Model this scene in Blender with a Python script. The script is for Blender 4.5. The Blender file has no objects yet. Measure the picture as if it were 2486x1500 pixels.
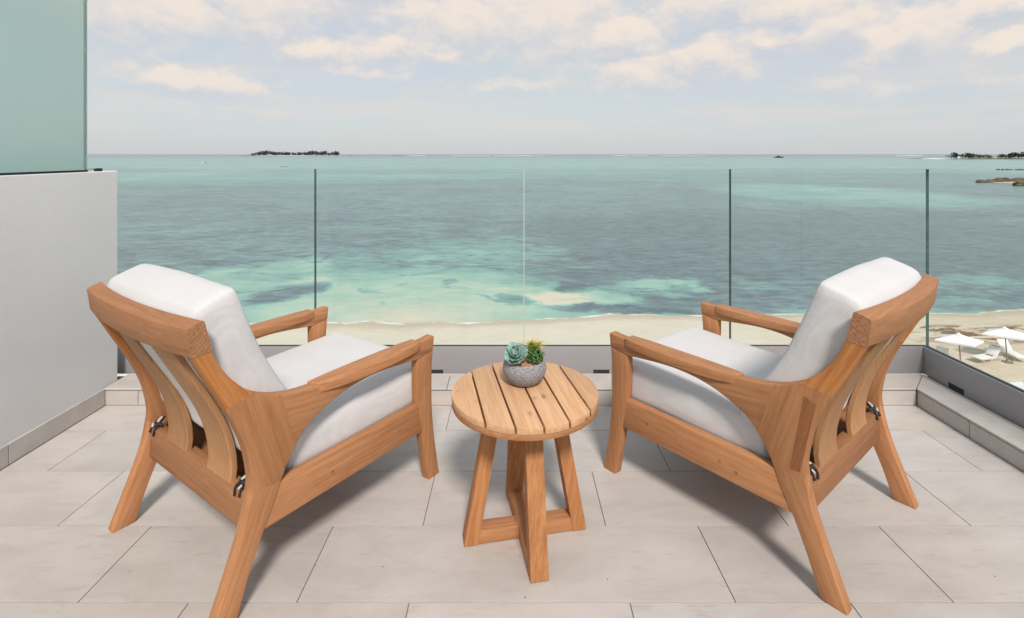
import bpy, bmesh, math, random
from mathutils import Vector, Matrix, noise as mnoise
R = math.radians
D = bpy.data
scene = bpy.context.scene
COL = scene.collection

# ------------------------------------------------------------------ camera
EYE = 1.322
cam_d = D.cameras.new('camera')
cam = D.objects.new('camera', cam_d)
COL.objects.link(cam)
cam.location = (0, 0, EYE)
cam.rotation_euler = (R(90), 0, 0)
cam_d.sensor_width = 36.0
cam_d.lens = 18.12
cam_d.shift_y = -0.1513
cam_d.clip_start = 0.05
cam_d.clip_end = 120000
scene.camera = cam

# ------------------------------------------------------------------ view
scene.view_settings.view_transform = 'Standard'
scene.view_settings.look = 'None'
scene.view_settings.exposure = 0.66
scene.view_settings.gamma = 1.0
scene.view_settings.use_curve_mapping = False
scene.cycles.use_denoising = True
scene.cycles.max_bounces = 10
scene.cycles.transparent_max_bounces = 16

# ------------------------------------------------------------------ sun
SUN_EL, SUN_AZ = 46.0, 10.0      # from behind the camera, a little to its right
sd = D.lights.new('sun', 'SUN')
sd.energy = 2.3
sd.angle = R(10.0)
sd.color = (1.0, 0.93, 0.86)
sun = D.objects.new('sun', sd)
COL.objects.link(sun)
to_sun = Vector((math.sin(R(SUN_AZ)) * math.cos(R(SUN_EL)), -math.cos(R(SUN_AZ)) * math.cos(R(SUN_EL)), math.sin(R(SUN_EL))))
sun.rotation_euler = to_sun.to_track_quat('Z', 'Y').to_euler()
sun.location = (2, -6, 9)


# ------------------------------------------------------------------ node helpers
def lin(r, g, b):
    f = lambda v: (v / 255 / 12.92) if v <= 10.3 else ((v / 255 + 0.055) / 1.055) ** 2.4
    return (f(r), f(g), f(b), 1.0)


class NT:
    def __init__(s, tree):
        s.t = tree
        s.n = tree.nodes
        s.l = tree.links

    def node(s, typ, **kw):
        n = s.n.new(typ)
        for k, v in kw.items():
            setattr(n, k, v)
        return n

    def put(s, sock, v):
        if hasattr(v, 'is_output'):
            s.l.new(v, sock)
        elif v is not None:
            if isinstance(v, (tuple, list)) and len(v) == 3 and sock.type == 'RGBA':
                v = (*v, 1)
            sock.default_value = v

    def math(s, op, a, b=None, c=None, clamp=False):
        n = s.node('ShaderNodeMath', operation=op, use_clamp=clamp)
        s.put(n.inputs[0], a)
        if b is not None: s.put(n.inputs[1], b)
        if c is not None: s.put(n.inputs[2], c)
        return n.outputs[0]

    def vec(s, op, a, b=None, scale=None):
        n = s.node('ShaderNodeVectorMath', operation=op)
        s.put(n.inputs[0], a)
        if b is not None: s.put(n.inputs[1], b)
        if scale is not None: s.put(n.inputs['Scale'], scale)
        return n.outputs['Value'] if op in ('LENGTH', 'DOT_PRODUCT', 'DISTANCE') else n.outputs[0]

    def noise(s, v, scale, detail=4, rough=0.55, dist=0.0, color=False):
        n = s.node('ShaderNodeTexNoise')
        s.put(n.inputs['Vector'], v)
        n.inputs['Scale'].default_value = scale
        n.inputs['Detail'].default_value = detail
        n.inputs['Roughness'].default_value = rough
        n.inputs['Distortion'].default_value = dist
        return n.outputs['Color' if color else 'Fac']

    def ramp(s, f, stops, interp='LINEAR'):
        n = s.node('ShaderNodeValToRGB')
        n.color_ramp.interpolation = interp
        e = n.color_ramp.elements
        while len(e) < len(stops): e.new(0.5)
        for el, (p, c) in zip(e, stops):
            el.position = p
            el.color = (*c[:3], 1) if isinstance(c, (tuple, list)) else (c, c, c, 1)
        s.put(n.inputs[0], f)
        return n.outputs[0]

    def smooth(s, f, a, b, x=0.0, y=1.0):
        n = s.node('ShaderNodeMapRange', interpolation_type='SMOOTHSTEP')
        s.put(n.inputs['Value'], f)
        n.inputs['From Min'].default_value = a
        n.inputs['From Max'].default_value = b
        n.inputs['To Min'].default_value = x
        n.inputs['To Max'].default_value = y
        return n.outputs[0]

    def mix(s, f, a, b, mode='MIX'):
        n = s.node('ShaderNodeMix', data_type='RGBA', blend_type=mode)
        s.put(n.inputs[0], f)
        s.put(n.inputs[6], a)
        s.put(n.inputs[7], b)
        return n.outputs[2]

    def bump(s, h, strength, dist):
        n = s.node('ShaderNodeBump')
        s.put(n.inputs['Height'], h)
        n.inputs['Strength'].default_value = strength
        n.inputs['Distance'].default_value = dist
        return n.outputs[0]

    def combine(s, x, y, z):
        n = s.node('ShaderNodeCombineXYZ')
        for i, v in enumerate((x, y, z)): s.put(n.inputs[i], v)
        return n.outputs[0]

    def sep(s, v):
        n = s.node('ShaderNodeSeparateXYZ')
        s.put(n.inputs[0], v)
        return n.outputs


def material(name):
    m = D.materials.new(name)
    m.use_nodes = True
    t = NT(m.node_tree)
    p = m.node_tree.nodes['Principled BSDF']
    return m, t, p


def principled(name, base, rough=0.5, spec=0.5, metal=0.0, bump=None, var=0.0, vscale=5.0):
    m, t, p = material(name)
    col = base
    if var:
        oc = t.node('ShaderNodeTexCoord').outputs['Object']
        f = t.noise(oc, vscale, 5)
        a = tuple(c * (1 - var) for c in base[:3])
        b = tuple(min(1, c * (1 + var)) for c in base[:3])
        col = t.ramp(f, [(0.25, a), (0.75, b)])
    t.put(p.inputs['Base Color'], col)
    p.inputs['Roughness'].default_value = rough
    p.inputs['Specular IOR Level'].default_value = spec
    p.inputs['Metallic'].default_value = metal
    if bump:
        oc = t.node('ShaderNodeTexCoord').outputs['Object']
        t.put(p.inputs['Normal'], t.bump(t.noise(oc, bump[0], 3), bump[1], bump[2]))
    return m


# ------------------------------------------------------------------ world: hazy sky with low cumulus
world = D.worlds.new('World')
scene.world = world
world.use_nodes = True
wt = NT(world.node_tree)
wbg = world.node_tree.nodes['Background']
sky = wt.node('ShaderNodeTexSky', sky_type='NISHITA', sun_disc=False)
sky.sun_elevation = R(SUN_EL)
sky.sun_rotation = R(180 - SUN_AZ)
sky.air_density = 1.0
sky.dust_density = 1.5
sky.ozone_density = 1.5
SKY_K = 0.1
wdir = wt.vec('NORMALIZE', wt.node('ShaderNodeTexCoord').outputs['Generated'])
dx, dy, dz = wt.sep(wdir)
az = wt.math('MULTIPLY', wt.math('ARCTAN2', dx, dy), 180 / math.pi)
el = wt.math('MULTIPLY', wt.math('ARCSINE', dz), 180 / math.pi)
stretched = wt.vec('MULTIPLY', wdir, (1.0, 1.0, 1.6))
# cloud heaps as bearings: azimuth, elevation, half width, half height (degrees), weight
HEAPS = [(-36.9,12.6,3.5,2.2,1.00),(-33.2,12.8,2.3,1.7,0.90),(-25.5,13.9,4.1,2.3,0.95),(-27.0,11.2,1.8,0.8,0.60),(-5.6,14.0,5.5,2.1,1.00),(2.7,14.3,6.5,2.8,1.00),(11.8,12.6,3.3,1.7,1.00),(-31.6,7.1,5.5,0.9,0.80),(-37.5,8.3,1.2,0.7,0.60),(20.7,15.0,5.3,1.7,0.90),(27.6,13.9,5.4,1.2,0.90),(26.5,11.5,4.1,0.9,0.80),(32.1,11.6,3.0,1.6,1.00),(37.1,10.2,4.4,1.5,1.00),(39.4,11.0,2.5,1.2,0.90),(43.0,11.9,2.7,0.9,1.00),(43.8,9.0,2.2,0.7,0.80),(14.8,8.8,5.6,1.4,0.80),(20.3,9.8,3.5,1.5,0.90),(-21.4,10.5,3.4,1.1,0.80),(-10.2,10.9,6.7,1.1,0.75),(-16.3,8.8,6.0,0.7,0.50),(1.3,7.8,6.9,0.9,0.45),(32.8,7.0,2.3,1.0,0.45),(-2.4,11.9,7.4,0.9,0.60),(-31.2,4.6,6.8,1.2,0.40),(36.5,6.3,3.0,0.9,0.40),(42.8,6.1,2.0,1.0,0.45),(6.8,10.0,4.6,0.8,0.40),(40.2,7.8,5.4,0.5,0.40)]
warp = wt.noise(stretched, 9.0, 6, 0.6, color=True)
wsep = wt.sep(wt.vec('SUBTRACT', warp, (0.5, 0.5, 0.5)))
az2 = wt.math('MULTIPLY_ADD', wsep[0], 9.0, az)
el2 = wt.math('MULTIPLY_ADD', wsep[1], 5.0, el)


def heaps(azs, els):
    total = None
    for a, e, ra, re, w in HEAPS:
        ra, re = ra * 1.35, re * 1.6
        d2 = wt.math('ADD', wt.math('POWER', wt.math('DIVIDE', wt.math('SUBTRACT', azs, a), ra), 2.0),
                     wt.math('POWER', wt.math('DIVIDE', wt.math('SUBTRACT', els, e), re), 2.0))
        g = wt.math('MULTIPLY', wt.math('EXPONENT', wt.math('MULTIPLY', d2, -0.9)), w)
        total = g if total is None else wt.math('MAXIMUM', total, g)
    return total


field = heaps(az2, el2)
# elsewhere in the sky the same kind of clouds carries on at random
wild = wt.smooth(wt.noise(stretched, 3.3, 5, 0.55), 0.5, 0.72)
inview = wt.math('MULTIPLY', wt.smooth(wt.math('ABSOLUTE', az), 46, 56), 0.9)
above = wt.smooth(el, 16.5, 22)
field = wt.math('MAXIMUM', field, wt.math('MULTIPLY', wild, wt.math('MAXIMUM', inview, above)))
fine = wt.noise(stretched, 24, 7, 0.6, 0.3)
dens = wt.math('ADD', field, wt.math('MULTIPLY', wt.math('SUBTRACT', fine, 0.5), 0.7))
cover = wt.smooth(dens, 0.10, 0.66)
# tops catch the sun, undersides stay grey-blue: compare with density a little higher up
el_up = wt.math('ADD', el2, 1.1)
top = wt.math('SUBTRACT', field, heaps(az2, el_up))
lit = wt.smooth(wt.math('ADD', top, wt.math('MULTIPLY', wt.math('SUBTRACT', fine, 0.5), 1.1)), -0.50, 0.42)
K = 1.0 / SKY_K / 2 ** 0.66      # colours below are as displayed at this exposure
cl_lit = tuple(c * K for c in (0.89, 0.79, 0.70))
cl_dark = tuple(c * K for c in (0.60, 0.635, 0.70))
haze_c = tuple(c * K for c in (0.635, 0.665, 0.675))
blue_c = tuple(c * K for c in (0.545, 0.655, 0.69))
base_sky = wt.mix(wt.smooth(el, 2, 20), haze_c, blue_c)
tone = wt.noise(stretched, 2.1, 3)
base_sky = wt.mix(wt.smooth(tone, 0.35, 0.7), base_sky, tuple(c * K for c in (0.625, 0.645, 0.70)))
# pale maritime haze over the clear sky
sky_mix = wt.mix(0.86, sky.outputs[0], base_sky)
ccol = wt.mix(lit, cl_dark, cl_lit)
# thin pinkish veils low in the sky
veil = wt.noise(wt.vec('MULTIPLY', wdir, (2.2, 2.2, 17.0)), 1.6, 5, 0.55, 0.5)
veil = wt.math('MULTIPLY', wt.smooth(veil, 0.44, 0.66, 0, 0.55), wt.math('MULTIPLY', wt.smooth(el, 0.8, 4.0), wt.smooth(el, 14, 24, 1, 0)))
sky_mix = wt.mix(veil, sky_mix, tuple(c * K for c in (0.735, 0.70, 0.66)))
cover_h = wt.math('MULTIPLY', cover, wt.smooth(el, 1.0, 10.0, 0.45, 0.97))
sky_mix = wt.mix(cover_h, sky_mix, ccol)
wt.put(wbg.inputs['Color'], sky_mix)
wbg.inputs['Strength'].default_value = SKY_K


# ------------------------------------------------------------------ mesh helpers
def link(o, parent=None):
    COL.objects.link(o)
    if parent is not None:
        o.parent = parent
    return o


def finish(name, bm, mats, parent=None, smooth=35.0):
    me = D.meshes.new(name)
    bmesh.ops.recalc_face_normals(bm, faces=bm.faces[:])
    bm.to_mesh(me)
    bm.free()
    for m in (mats if isinstance(mats, (list, tuple)) else [mats]):
        me.materials.append(m)
    if smooth is not None:
        me.polygons.foreach_set('use_smooth', [True] * len(me.polygons))
        me.set_sharp_from_angle(angle=R(smooth))
    o = D.objects.new(name, me)
    return link(o, parent)


def empty(name, loc=(0, 0, 0), rz=0.0):
    o = D.objects.new(name, None)
    o.empty_display_size = 0.1
    link(o)
    o.location = loc
    o.rotation_euler = (0, 0, rz)
    return o


def tag(o, label=None, category=None, group=None, kind=None):
    if label: o['label'] = label
    if category: o['category'] = category
    if group: o['group'] = group
    if kind: o['kind'] = kind
    return o


def copy_tree(o, parent=None):
    c = o.copy()
    COL.objects.link(c)
    c.parent = parent
    for ch in [x for x in D.objects if x.parent == o]:
        copy_tree(ch, c)
    return c


def add_box(bm, lo, hi, bevel=0.0, seg=1, mat=0):
    x0, y0, z0 = lo
    x1, y1, z1 = hi
    vs = [bm.verts.new(p) for p in ((x0, y0, z0), (x1, y0, z0), (x1, y1, z0), (x0, y1, z0), (x0, y0, z1), (x1, y0, z1), (x1, y1, z1), (x0, y1, z1))]
    fs = [bm.faces.new([vs[i] for i in f]) for f in ((3, 2, 1, 0), (4, 5, 6, 7), (0, 1, 5, 4), (1, 2, 6, 5), (2, 3, 7, 6), (3, 0, 4, 7))]
    for f in fs: f.material_index = mat
    if bevel:
        es = list({e for f in fs for e in f.edges})
        bmesh.ops.bevel(bm, geom=es, offset=bevel, segments=seg, affect='EDGES', profile=0.5)
    return vs


def box(name, lo, hi, mat, parent=None, bevel=0.003, seg=2):
    bm = bmesh.new()
    add_box(bm, lo, hi, bevel, seg)
    return finish(name, bm, mat, parent)


def prism(name, pts, a, b, mat, parent=None, bevel=0.004, seg=2, frame=None, keep=()):
    """Outline pts (p, q) extruded from a to b; frame maps (p, q, depth) to 3D; keep: outline edges left sharp (glued joints)."""
    if frame is None:
        frame = lambda p, q, d: (d, p, q)
    bm = bmesh.new()
    n = len(pts)
    A = [bm.verts.new(frame(p, q, a)) for p, q in pts]
    Bv = [bm.verts.new(frame(p, q, b)) for p, q in pts]
    bm.faces.new(A)
    bm.faces.new(Bv[::-1])
    for i in range(n):
        j = (i + 1) % n
        bm.faces.new((A[i], Bv[i], Bv[j], A[j]))
    bmesh.ops.recalc_face_normals(bm, faces=bm.faces[:])
    if bevel:
        es = []
        for ring in (A, Bv):
            for i in range(n):
                if i in keep: continue
                e = bm.edges.get((ring[i], ring[(i + 1) % n]))
                if e: es.append(e)
        for i in range(n):
            if i in keep or (i - 1) % n in keep: continue
            p0, p1, p2 = (Vector(pts[(i - 1) % n]), Vector(pts[i]), Vector(pts[(i + 1) % n]))
            d1, d2 = (p1 - p0), (p2 - p1)
            if d1.length > 1e-6 and d2.length > 1e-6 and d1.angle(d2) > R(35):
                es.append(bm.edges.get((A[i], Bv[i])))
        bmesh.ops.bevel(bm, geom=[e for e in es if e], offset=bevel, segments=seg, affect='EDGES', profile=0.5, clamp_overlap=True)
    return finish(name, bm, mat, parent)


def spline(pts, n=5):
    out = []
    P = [Vector(p) for p in pts]
    for i in range(len(P) - 1):
        p0 = P[i - 1] if i else P[i] * 2 - P[i + 1]
        p3 = P[i + 2] if i + 2 < len(P) else P[i + 1] * 2 - P[i]
        p1, p2 = P[i], P[i + 1]
        for k in range(n):
            t = k / n
            out.append(tuple(0.5 * ((2 * p1) + (p2 - p0) * t + (2 * p0 - 5 * p1 + 4 * p2 - p3) * t * t + (3 * p1 - p0 - 3 * p2 + p3) * t ** 3)))
    out.append(tuple(P[-1]))
    return out


def tube(bm, path, radii, sides=8, cap=True, mat=0):
    rings = []
    P = [Vector(p) for p in path]
    if not isinstance(radii, (list, tuple)): radii = [radii] * len(P)
    for i, p in enumerate(P):
        d = (P[min(i + 1, len(P) - 1)] - P[max(i - 1, 0)]).normalized()
        u = d.cross(Vector((0, 0, 1)))
        if u.length < 1e-3: u = d.cross(Vector((0, 1, 0)))
        u.normalize()
        v = d.cross(u)
        rings.append([bm.verts.new(p + (u * math.cos(2 * math.pi * k / sides) + v * math.sin(2 * math.pi * k / sides)) * radii[i]) for k in range(sides)])
    for a, b in zip(rings, rings[1:]):
        for k in range(sides):
            f = bm.faces.new((a[k], a[(k + 1) % sides], b[(k + 1) % sides], b[k]))
            f.material_index = mat
    if cap:
        bm.faces.new(rings[0][::-1]).material_index = mat
        bm.faces.new(rings[-1]).material_index = mat
    return rings


def lathe(bm, prof, sides=48, center=(0, 0, 0)):
    rings = []
    cx, cy, cz = center
    for r, z in prof:
        if r < 1e-5:
            rings.append([bm.verts.new((cx, cy, cz + z))])
        else:
            rings.append([bm.verts.new((cx + r * math.cos(2 * math.pi * k / sides), cy + r * math.sin(2 * math.pi * k / sides), cz + z)) for k in range(sides)])
    for a, b in zip(rings, rings[1:]):
        for k in range(sides):
            q = [a[k % len(a)], a[(k + 1) % len(a)], b[(k + 1) % len(b)], b[k % len(b)]]
            q = list(dict.fromkeys(q))
            if len(q) > 2: bm.faces.new(q)


# ------------------------------------------------------------------ materials
def wood(name, g, light, dark, contrast=1.0, knots=False, seed=0.0):
    m, t, p = material(name)
    g = Vector(g).normalized()
    oc = t.node('ShaderNodeTexCoord').outputs['Object']
    rnd = t.node('ShaderNodeObjectInfo').outputs['Random']
    off = t.vec('ADD', oc, t.combine(t.math('MULTIPLY_ADD', rnd, 7.3, seed), t.math('MULTIPLY', rnd, 3.1), t.math('MULTIPLY', rnd, 5.7)))
    along = t.vec('DOT_PRODUCT', off, tuple(g))

    def stretch(k1, k2):
        return t.vec('ADD', t.vec('SCALE', off, scale=k1), t.vec('SCALE', tuple(g), scale=t.math('MULTIPLY', along, k2 - k1)))
    wob = t.noise(stretch(6, 2.2), 1.0, 3, color=True)
    v1 = t.vec('ADD', stretch(75, 2.6), t.vec('SCALE', wob, scale=3.0))
    f1 = t.noise(v1, 1.0, 5, 0.6)
    f2 = t.noise(stretch(230, 7.0), 1.0, 3, 0.6)
    f3 = t.noise(stretch(16, 1.2), 1.0, 3)
    lo = 0.5 - 0.23 / contrast
    c = t.ramp(f1, [(lo, dark), (0.5, tuple((a + b) / 2 for a, b in zip(light, dark))), (1 - lo, light)])
    c = t.mix(t.smooth(f2, 0.54, 0.72, 0, 0.38), c, tuple(x * 0.52 for x in dark[:3]))
    tone = t.math('ADD', t.math('MULTIPLY_ADD', rnd, 0.22, 0.81), t.math('MULTIPLY', f3, 0.20))
    c = t.mix(1.0, c, t.combine(tone, tone, tone), 'MULTIPLY')
    if knots:
        k = t.node('ShaderNodeTexVoronoi')
        t.put(k.inputs['Vector'], t.vec('ADD', stretch(17, 9), t.vec('SCALE', wob, scale=0.8)))
        k.inputs['Scale'].default_value = 1.0
        k.inputs['Randomness'].default_value = 1.0
        spot = t.smooth(k.outputs['Distance'], 0.03, 0.22, 1, 0)
        gate = t.smooth(t.noise(stretch(11, 8), 1.0, 2), 0.47, 0.56)
        c = t.mix(t.math('MULTIPLY', t.math('MULTIPLY', spot, gate), 0.75), c, (0.16, 0.065, 0.03))
    t.put(p.inputs['Base Color'], c)
    t.put(p.inputs['Roughness'], t.math('MULTIPLY_ADD', f1, 0.2, 0.5))
    p.inputs['Specular IOR Level'].default_value = 0.2
    t.put(p.inputs['Normal'], t.bump(t.math('ADD', f1, f2), 0.3, 0.0012))
    return m


TL, TD = (0.475, 0.235, 0.114), (0.335, 0.14, 0.057)
W_y = wood('teak_along_seat', (0, 1, 0), TL, TD)
W_z = wood('teak_upright', (0, 0.05, 1), TL, TD)
W_x = wood('teak_across', (1, 0, 0), (0.375, 0.182, 0.090), (0.275, 0.120, 0.054))
W_post = wood('teak_back_post', (0, -0.45, 0.9), (0.50, 0.215, 0.075), (0.34, 0.115, 0.032), 1.3)
W_leg = wood('teak_rear_leg', (0, 0.42, 0.9), TL, TD)
W_block = wood('teak_block', (0, -0.30, 0.95), (0.46, 0.222, 0.103), (0.34, 0.142, 0.057), 1.0)
W_block2 = wood('teak_block_dark', (0, -0.30, 0.95), (0.33, 0.14, 0.058), (0.22, 0.082, 0.030), 1.2)
W_arm = wood('teak_arm', (0, 0.97, -0.10), TL, TD)
W_slat = wood('teak_back_slat', (0, -0.2, 0.98), (0.46, 0.25, 0.125), (0.34, 0.165, 0.07), 0.8)
W_top = wood('teak_table_board', (0, 1, 0), (0.64, 0.40, 0.235), (0.48, 0.255, 0.13), 0.9, knots=True)
W_tleg = wood('teak_table_leg', (0.15, 0.0, 0.98), (0.50, 0.235, 0.10), (0.34, 0.135, 0.048), 1.2)
W_tbar = wood('teak_table_bar', (1, 0, 0), TL, TD)
W_tbar2 = wood('teak_table_cross_bar', (0, 1, 0), TL, TD)


def end_grain():
    m, t, p = material('teak_end_grain')
    oc = t.node('ShaderNodeTexCoord').outputs['Object']
    y, z = t.sep(oc)[1], t.sep(oc)[2]
    wob = t.math('MULTIPLY', t.noise(oc, 40, 3), 0.016)
    d = t.math('SQRT', t.math('ADD', t.math('POWER', t.math('ADD', y, 0.16), 2.0), t.math('POWER', t.math('SUBTRACT', z, 0.93), 2.0)))
    f = t.math('MULTIPLY_ADD', t.math('SINE', t.math('MULTIPLY', t.math('ADD', d, wob), 620.0)), 0.5, 0.5)
    c = t.ramp(t.math('ADD', t.math('MULTIPLY', f, 0.16), t.math('MULTIPLY', t.noise(oc, 130, 5), 0.85)), [(0.25, (0.22, 0.085, 0.035)), (0.75, (0.44, 0.215, 0.105))])
    t.put(p.inputs['Base Color'], c)
    p.inputs['Roughness'].default_value = 0.7
    return m


W_end = end_grain()


def fabric_mat():
    m, t, p = material('white_outdoor_fabric')
    oc = t.node('ShaderNodeTexCoord').outputs['Object']
    f = t.noise(oc, 6, 4)
    w = []
    for ax in ((1, 0, 0), (0, 0.7, 0.7)):
        d = t.vec('DOT_PRODUCT', oc, ax)
        w.append(t.math('SINE', t.math('MULTIPLY', d, 2 * math.pi / 0.0042)))
    weave = t.math('MULTIPLY', w[0], w[1])
    c = t.ramp(f, [(0.2, (0.605, 0.585, 0.588)), (0.8, (0.645, 0.627, 0.630))])
    c = t.mix(t.math('MULTIPLY_ADD', weave, 0.05, 0.05), c, (0.50, 0.475, 0.475))
    t.put(p.inputs['Base Color'], c)
    p.inputs['Roughness'].default_value = 0.9
    p.inputs['Specular IOR Level'].default_value = 0.15
    p.inputs['Sheen Weight'].default_value = 0.12
    crease = t.noise(t.vec('MULTIPLY', oc, (5, 9, 9)), 1.0, 4, 0.5, 0.6)
    h = t.math('ADD', t.math('MULTIPLY', weave, 0.0007), t.math('MULTIPLY', crease, 0.006))
    t.put(p.inputs['Normal'], t.bump(h, 0.55, 1.0))
    return m


FABRIC = fabric_mat()
BLACK_STRAP = principled('black_strap', (0.012, 0.012, 0.014, 1), 0.7)
WHITE_TAG = principled('white_strap', (0.50, 0.49, 0.48, 1), 0.9, 0.1)
RUBBER = principled('black_rubber', (0.02, 0.02, 0.02, 1), 0.7)


def tile_mat():
    m, t, p = material('stone_tile')
    oc = t.node('ShaderNodeTexCoord').outputs['Object']
    rnd = t.node('ShaderNodeObjectInfo').outputs['Random']
    o = t.vec('ADD', oc, t.combine(t.math('MULTIPLY', rnd, 11.0), t.math('MULTIPLY', rnd, 5.0), rnd))
    f1 = t.noise(t.vec('MULTIPLY', o, (1.0, 2.2, 2.0)), 3.2, 7, 0.62, 0.4)
    f2 = t.noise(o, 45, 5, 0.65)
    f3 = t.noise(t.vec('MULTIPLY', o, (1, 4, 4)), 9, 5, 0.6)
    c = t.ramp(f1, [(0.25, (0.405, 0.368, 0.342)), (0.5, (0.475, 0.436, 0.408)), (0.75, (0.53, 0.49, 0.462))])
    c = t.mix(t.smooth(f3, 0.56, 0.74, 0, 0.5), c, (0.36, 0.315, 0.285))
    c = t.mix(t.smooth(f2, 0.60, 0.75, 0, 0.25), c, (0.30, 0.27, 0.25))
    tan = t.noise(o, 1.7, 3, 0.5)
    c = t.mix(t.smooth(tan, 0.58, 0.76, 0, 0.5), c, (0.50, 0.42, 0.335))
    k = t.math('MULTIPLY_ADD', rnd, 0.10, 0.95)
    c = t.mix(1.0, c, t.combine(k, k, k), 'MULTIPLY')
    t.put(p.inputs['Base Color'], c)
    t.put(p.inputs['Roughness'], t.math('MULTIPLY_ADD', f1, 0.25, 0.42))
    p.inputs['Specular IOR Level'].default_value = 0.35
    t.put(p.inputs['Normal'], t.bump(t.math('ADD', f2, f1), 0.12, 0.002))
    return m


TILE = tile_mat()
GROUT = principled('grout', (0.20, 0.182, 0.165, 1), 0.9, 0.2, var=0.15, vscale=30)


def plaster_mat():
    m, t, p = material('white_plaster')
    oc = t.node('ShaderNodeTexCoord').outputs['Object']
    f = t.noise(t.vec('MULTIPLY', oc, (1, 1, 1.3)), 1.6, 5, 0.6)
    c = t.ramp(f, [(0.25, (0.77, 0.745, 0.735)), (0.75, (0.83, 0.81, 0.80))])
    st = t.noise(oc, 7, 4)
    c = t.mix(t.smooth(st, 0.66, 0.8, 0, 0.12), c, (0.5, 0.46, 0.42))
    t.put(p.inputs['Base Color'], c)
    p.inputs['Roughness'].default_value = 0.9
    p.inputs['Specular IOR Level'].default_value = 0.2
    h = t.noise(t.vec('MULTIPLY', oc, (90, 55, 210)), 1.0, 3, 0.6)
    h2 = t.noise(oc, 12, 3)
    t.put(p.inputs['Normal'], t.bump(t.math('ADD', h, t.math('MULTIPLY', h2, 1.2)), 0.5, 0.0016))
    return m


PLASTER = plaster_mat()
GREY_METAL = principled('grey_painted_aluminium', (0.285, 0.272, 0.28, 1), 0.42, 0.5, bump=(300, 0.05, 0.0005), var=0.06, vscale=3)
DARK_SLOT = principled('dark_slot', (0.02, 0.021, 0.022, 1), 0.8)


def glass_mat(name, tint, rmin=0.0):
    m, t, p = material(name)
    m.node_tree.nodes.remove(p)
    tr = t.node('ShaderNodeBsdfTransparent')
    t.put(tr.inputs[0], tint)
    gl = t.node('ShaderNodeBsdfGlossy')
    gl.inputs['Roughness'].default_value = 0.02
    t.put(gl.inputs['Color'], (0.9, 0.95, 0.94, 1))
    fr = t.node('ShaderNodeFresnel')
    fr.inputs['IOR'].default_value = 1.45
    mx = t.node('ShaderNodeMixShader')
    outer = t.math('SUBTRACT', 1.0, t.node('ShaderNodeNewGeometry').outputs['Backfacing'])
    t.put(mx.inputs[0], t.math('MULTIPLY', t.math('MULTIPLY', fr.outputs[0], 0.8), outer))
    t.l.new(tr.outputs[0], mx.inputs[1])
    t.l.new(gl.outputs[0], mx.inputs[2])
    t.l.new(mx.outputs[0], m.node_tree.nodes['Material Output'].inputs['Surface'])
    return m


GLASS = glass_mat('balustrade_glass', (0.945, 0.965, 0.955, 1))
SEAL = principled('clear_silicone', (0.50, 0.56, 0.54, 1), 0.3, 0.5)
GLASS_EDGE = principled('green_glass_edge', (0.045, 0.095, 0.092, 1), 0.2, 0.35, var=0.4, vscale=14)


def frosted_mat():
    m, t, p = material('frosted_green_glass')
    oc = t.node('ShaderNodeTexCoord').outputs['Object']
    f = t.noise(oc, 1.3, 4)
    c = t.ramp(f, [(0.3, (0.50, 0.66, 0.615)), (0.7, (0.56, 0.72, 0.68))])
    t.put(p.inputs['Base Color'], c)
    p.inputs['Roughness'].default_value = 0.35
    p.inputs['Specular IOR Level'].default_value = 0.3
    tl = t.node('ShaderNodeBsdfRefraction')
    tl.inputs['Roughness'].default_value = 0.62
    tl.inputs['IOR'].default_value = 1.03
    t.put(tl.inputs[0], (0.85, 0.915, 0.895, 1))
    mx = t.node('ShaderNodeMixShader')
    mx.inputs[0].default_value = 0.68
    out = m.node_tree.nodes['Material Output']
    t.l.new(p.outputs[0], mx.inputs[1])
    t.l.new(tl.outputs[0], mx.inputs[2])
    t.l.new(mx.outputs[0], out.inputs['Surface'])
    return m


FROSTED = frosted_mat()

# sea and shore --------------------------------------------------------
SEA_Z = EYE - 13.5
# light (sand) and dark (seagrass) beds: x, y, half width, half length (m), weight
BEDS = [(130.0,97.0,38.0,13.0,0.14),(-150.0,300.0,130.0,60.0,0.13),(-9.4,50.0,13.4,8.5,0.44),(-27.2,57.0,6.0,7.6,0.36),(-3.0,71.6,9.8,10.5,0.18),(-16.8,62.6,7.6,4.7,0.12),(7.0,48.9,4.7,2.9,0.60),(15.4,53.0,4.6,2.6,0.56),(-21.7,49.6,2.8,3.2,-0.60),(0.5,47.4,1.3,2.0,-0.40),(5.4,52.5,1.7,1.6,-0.40),(9.0,44.8,5.1,1.0,-0.45),(111.9,180.6,33.0,45.6,0.34),(25.3,52.5,2.5,1.6,0.25),(48.1,54.4,5.7,3.2,0.30),(41.3,48.0,2.3,1.1,0.30),(-228.0,320.6,31.0,108.7,0.12),(10.0,62.6,3.5,4.7,0.2)]


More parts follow.
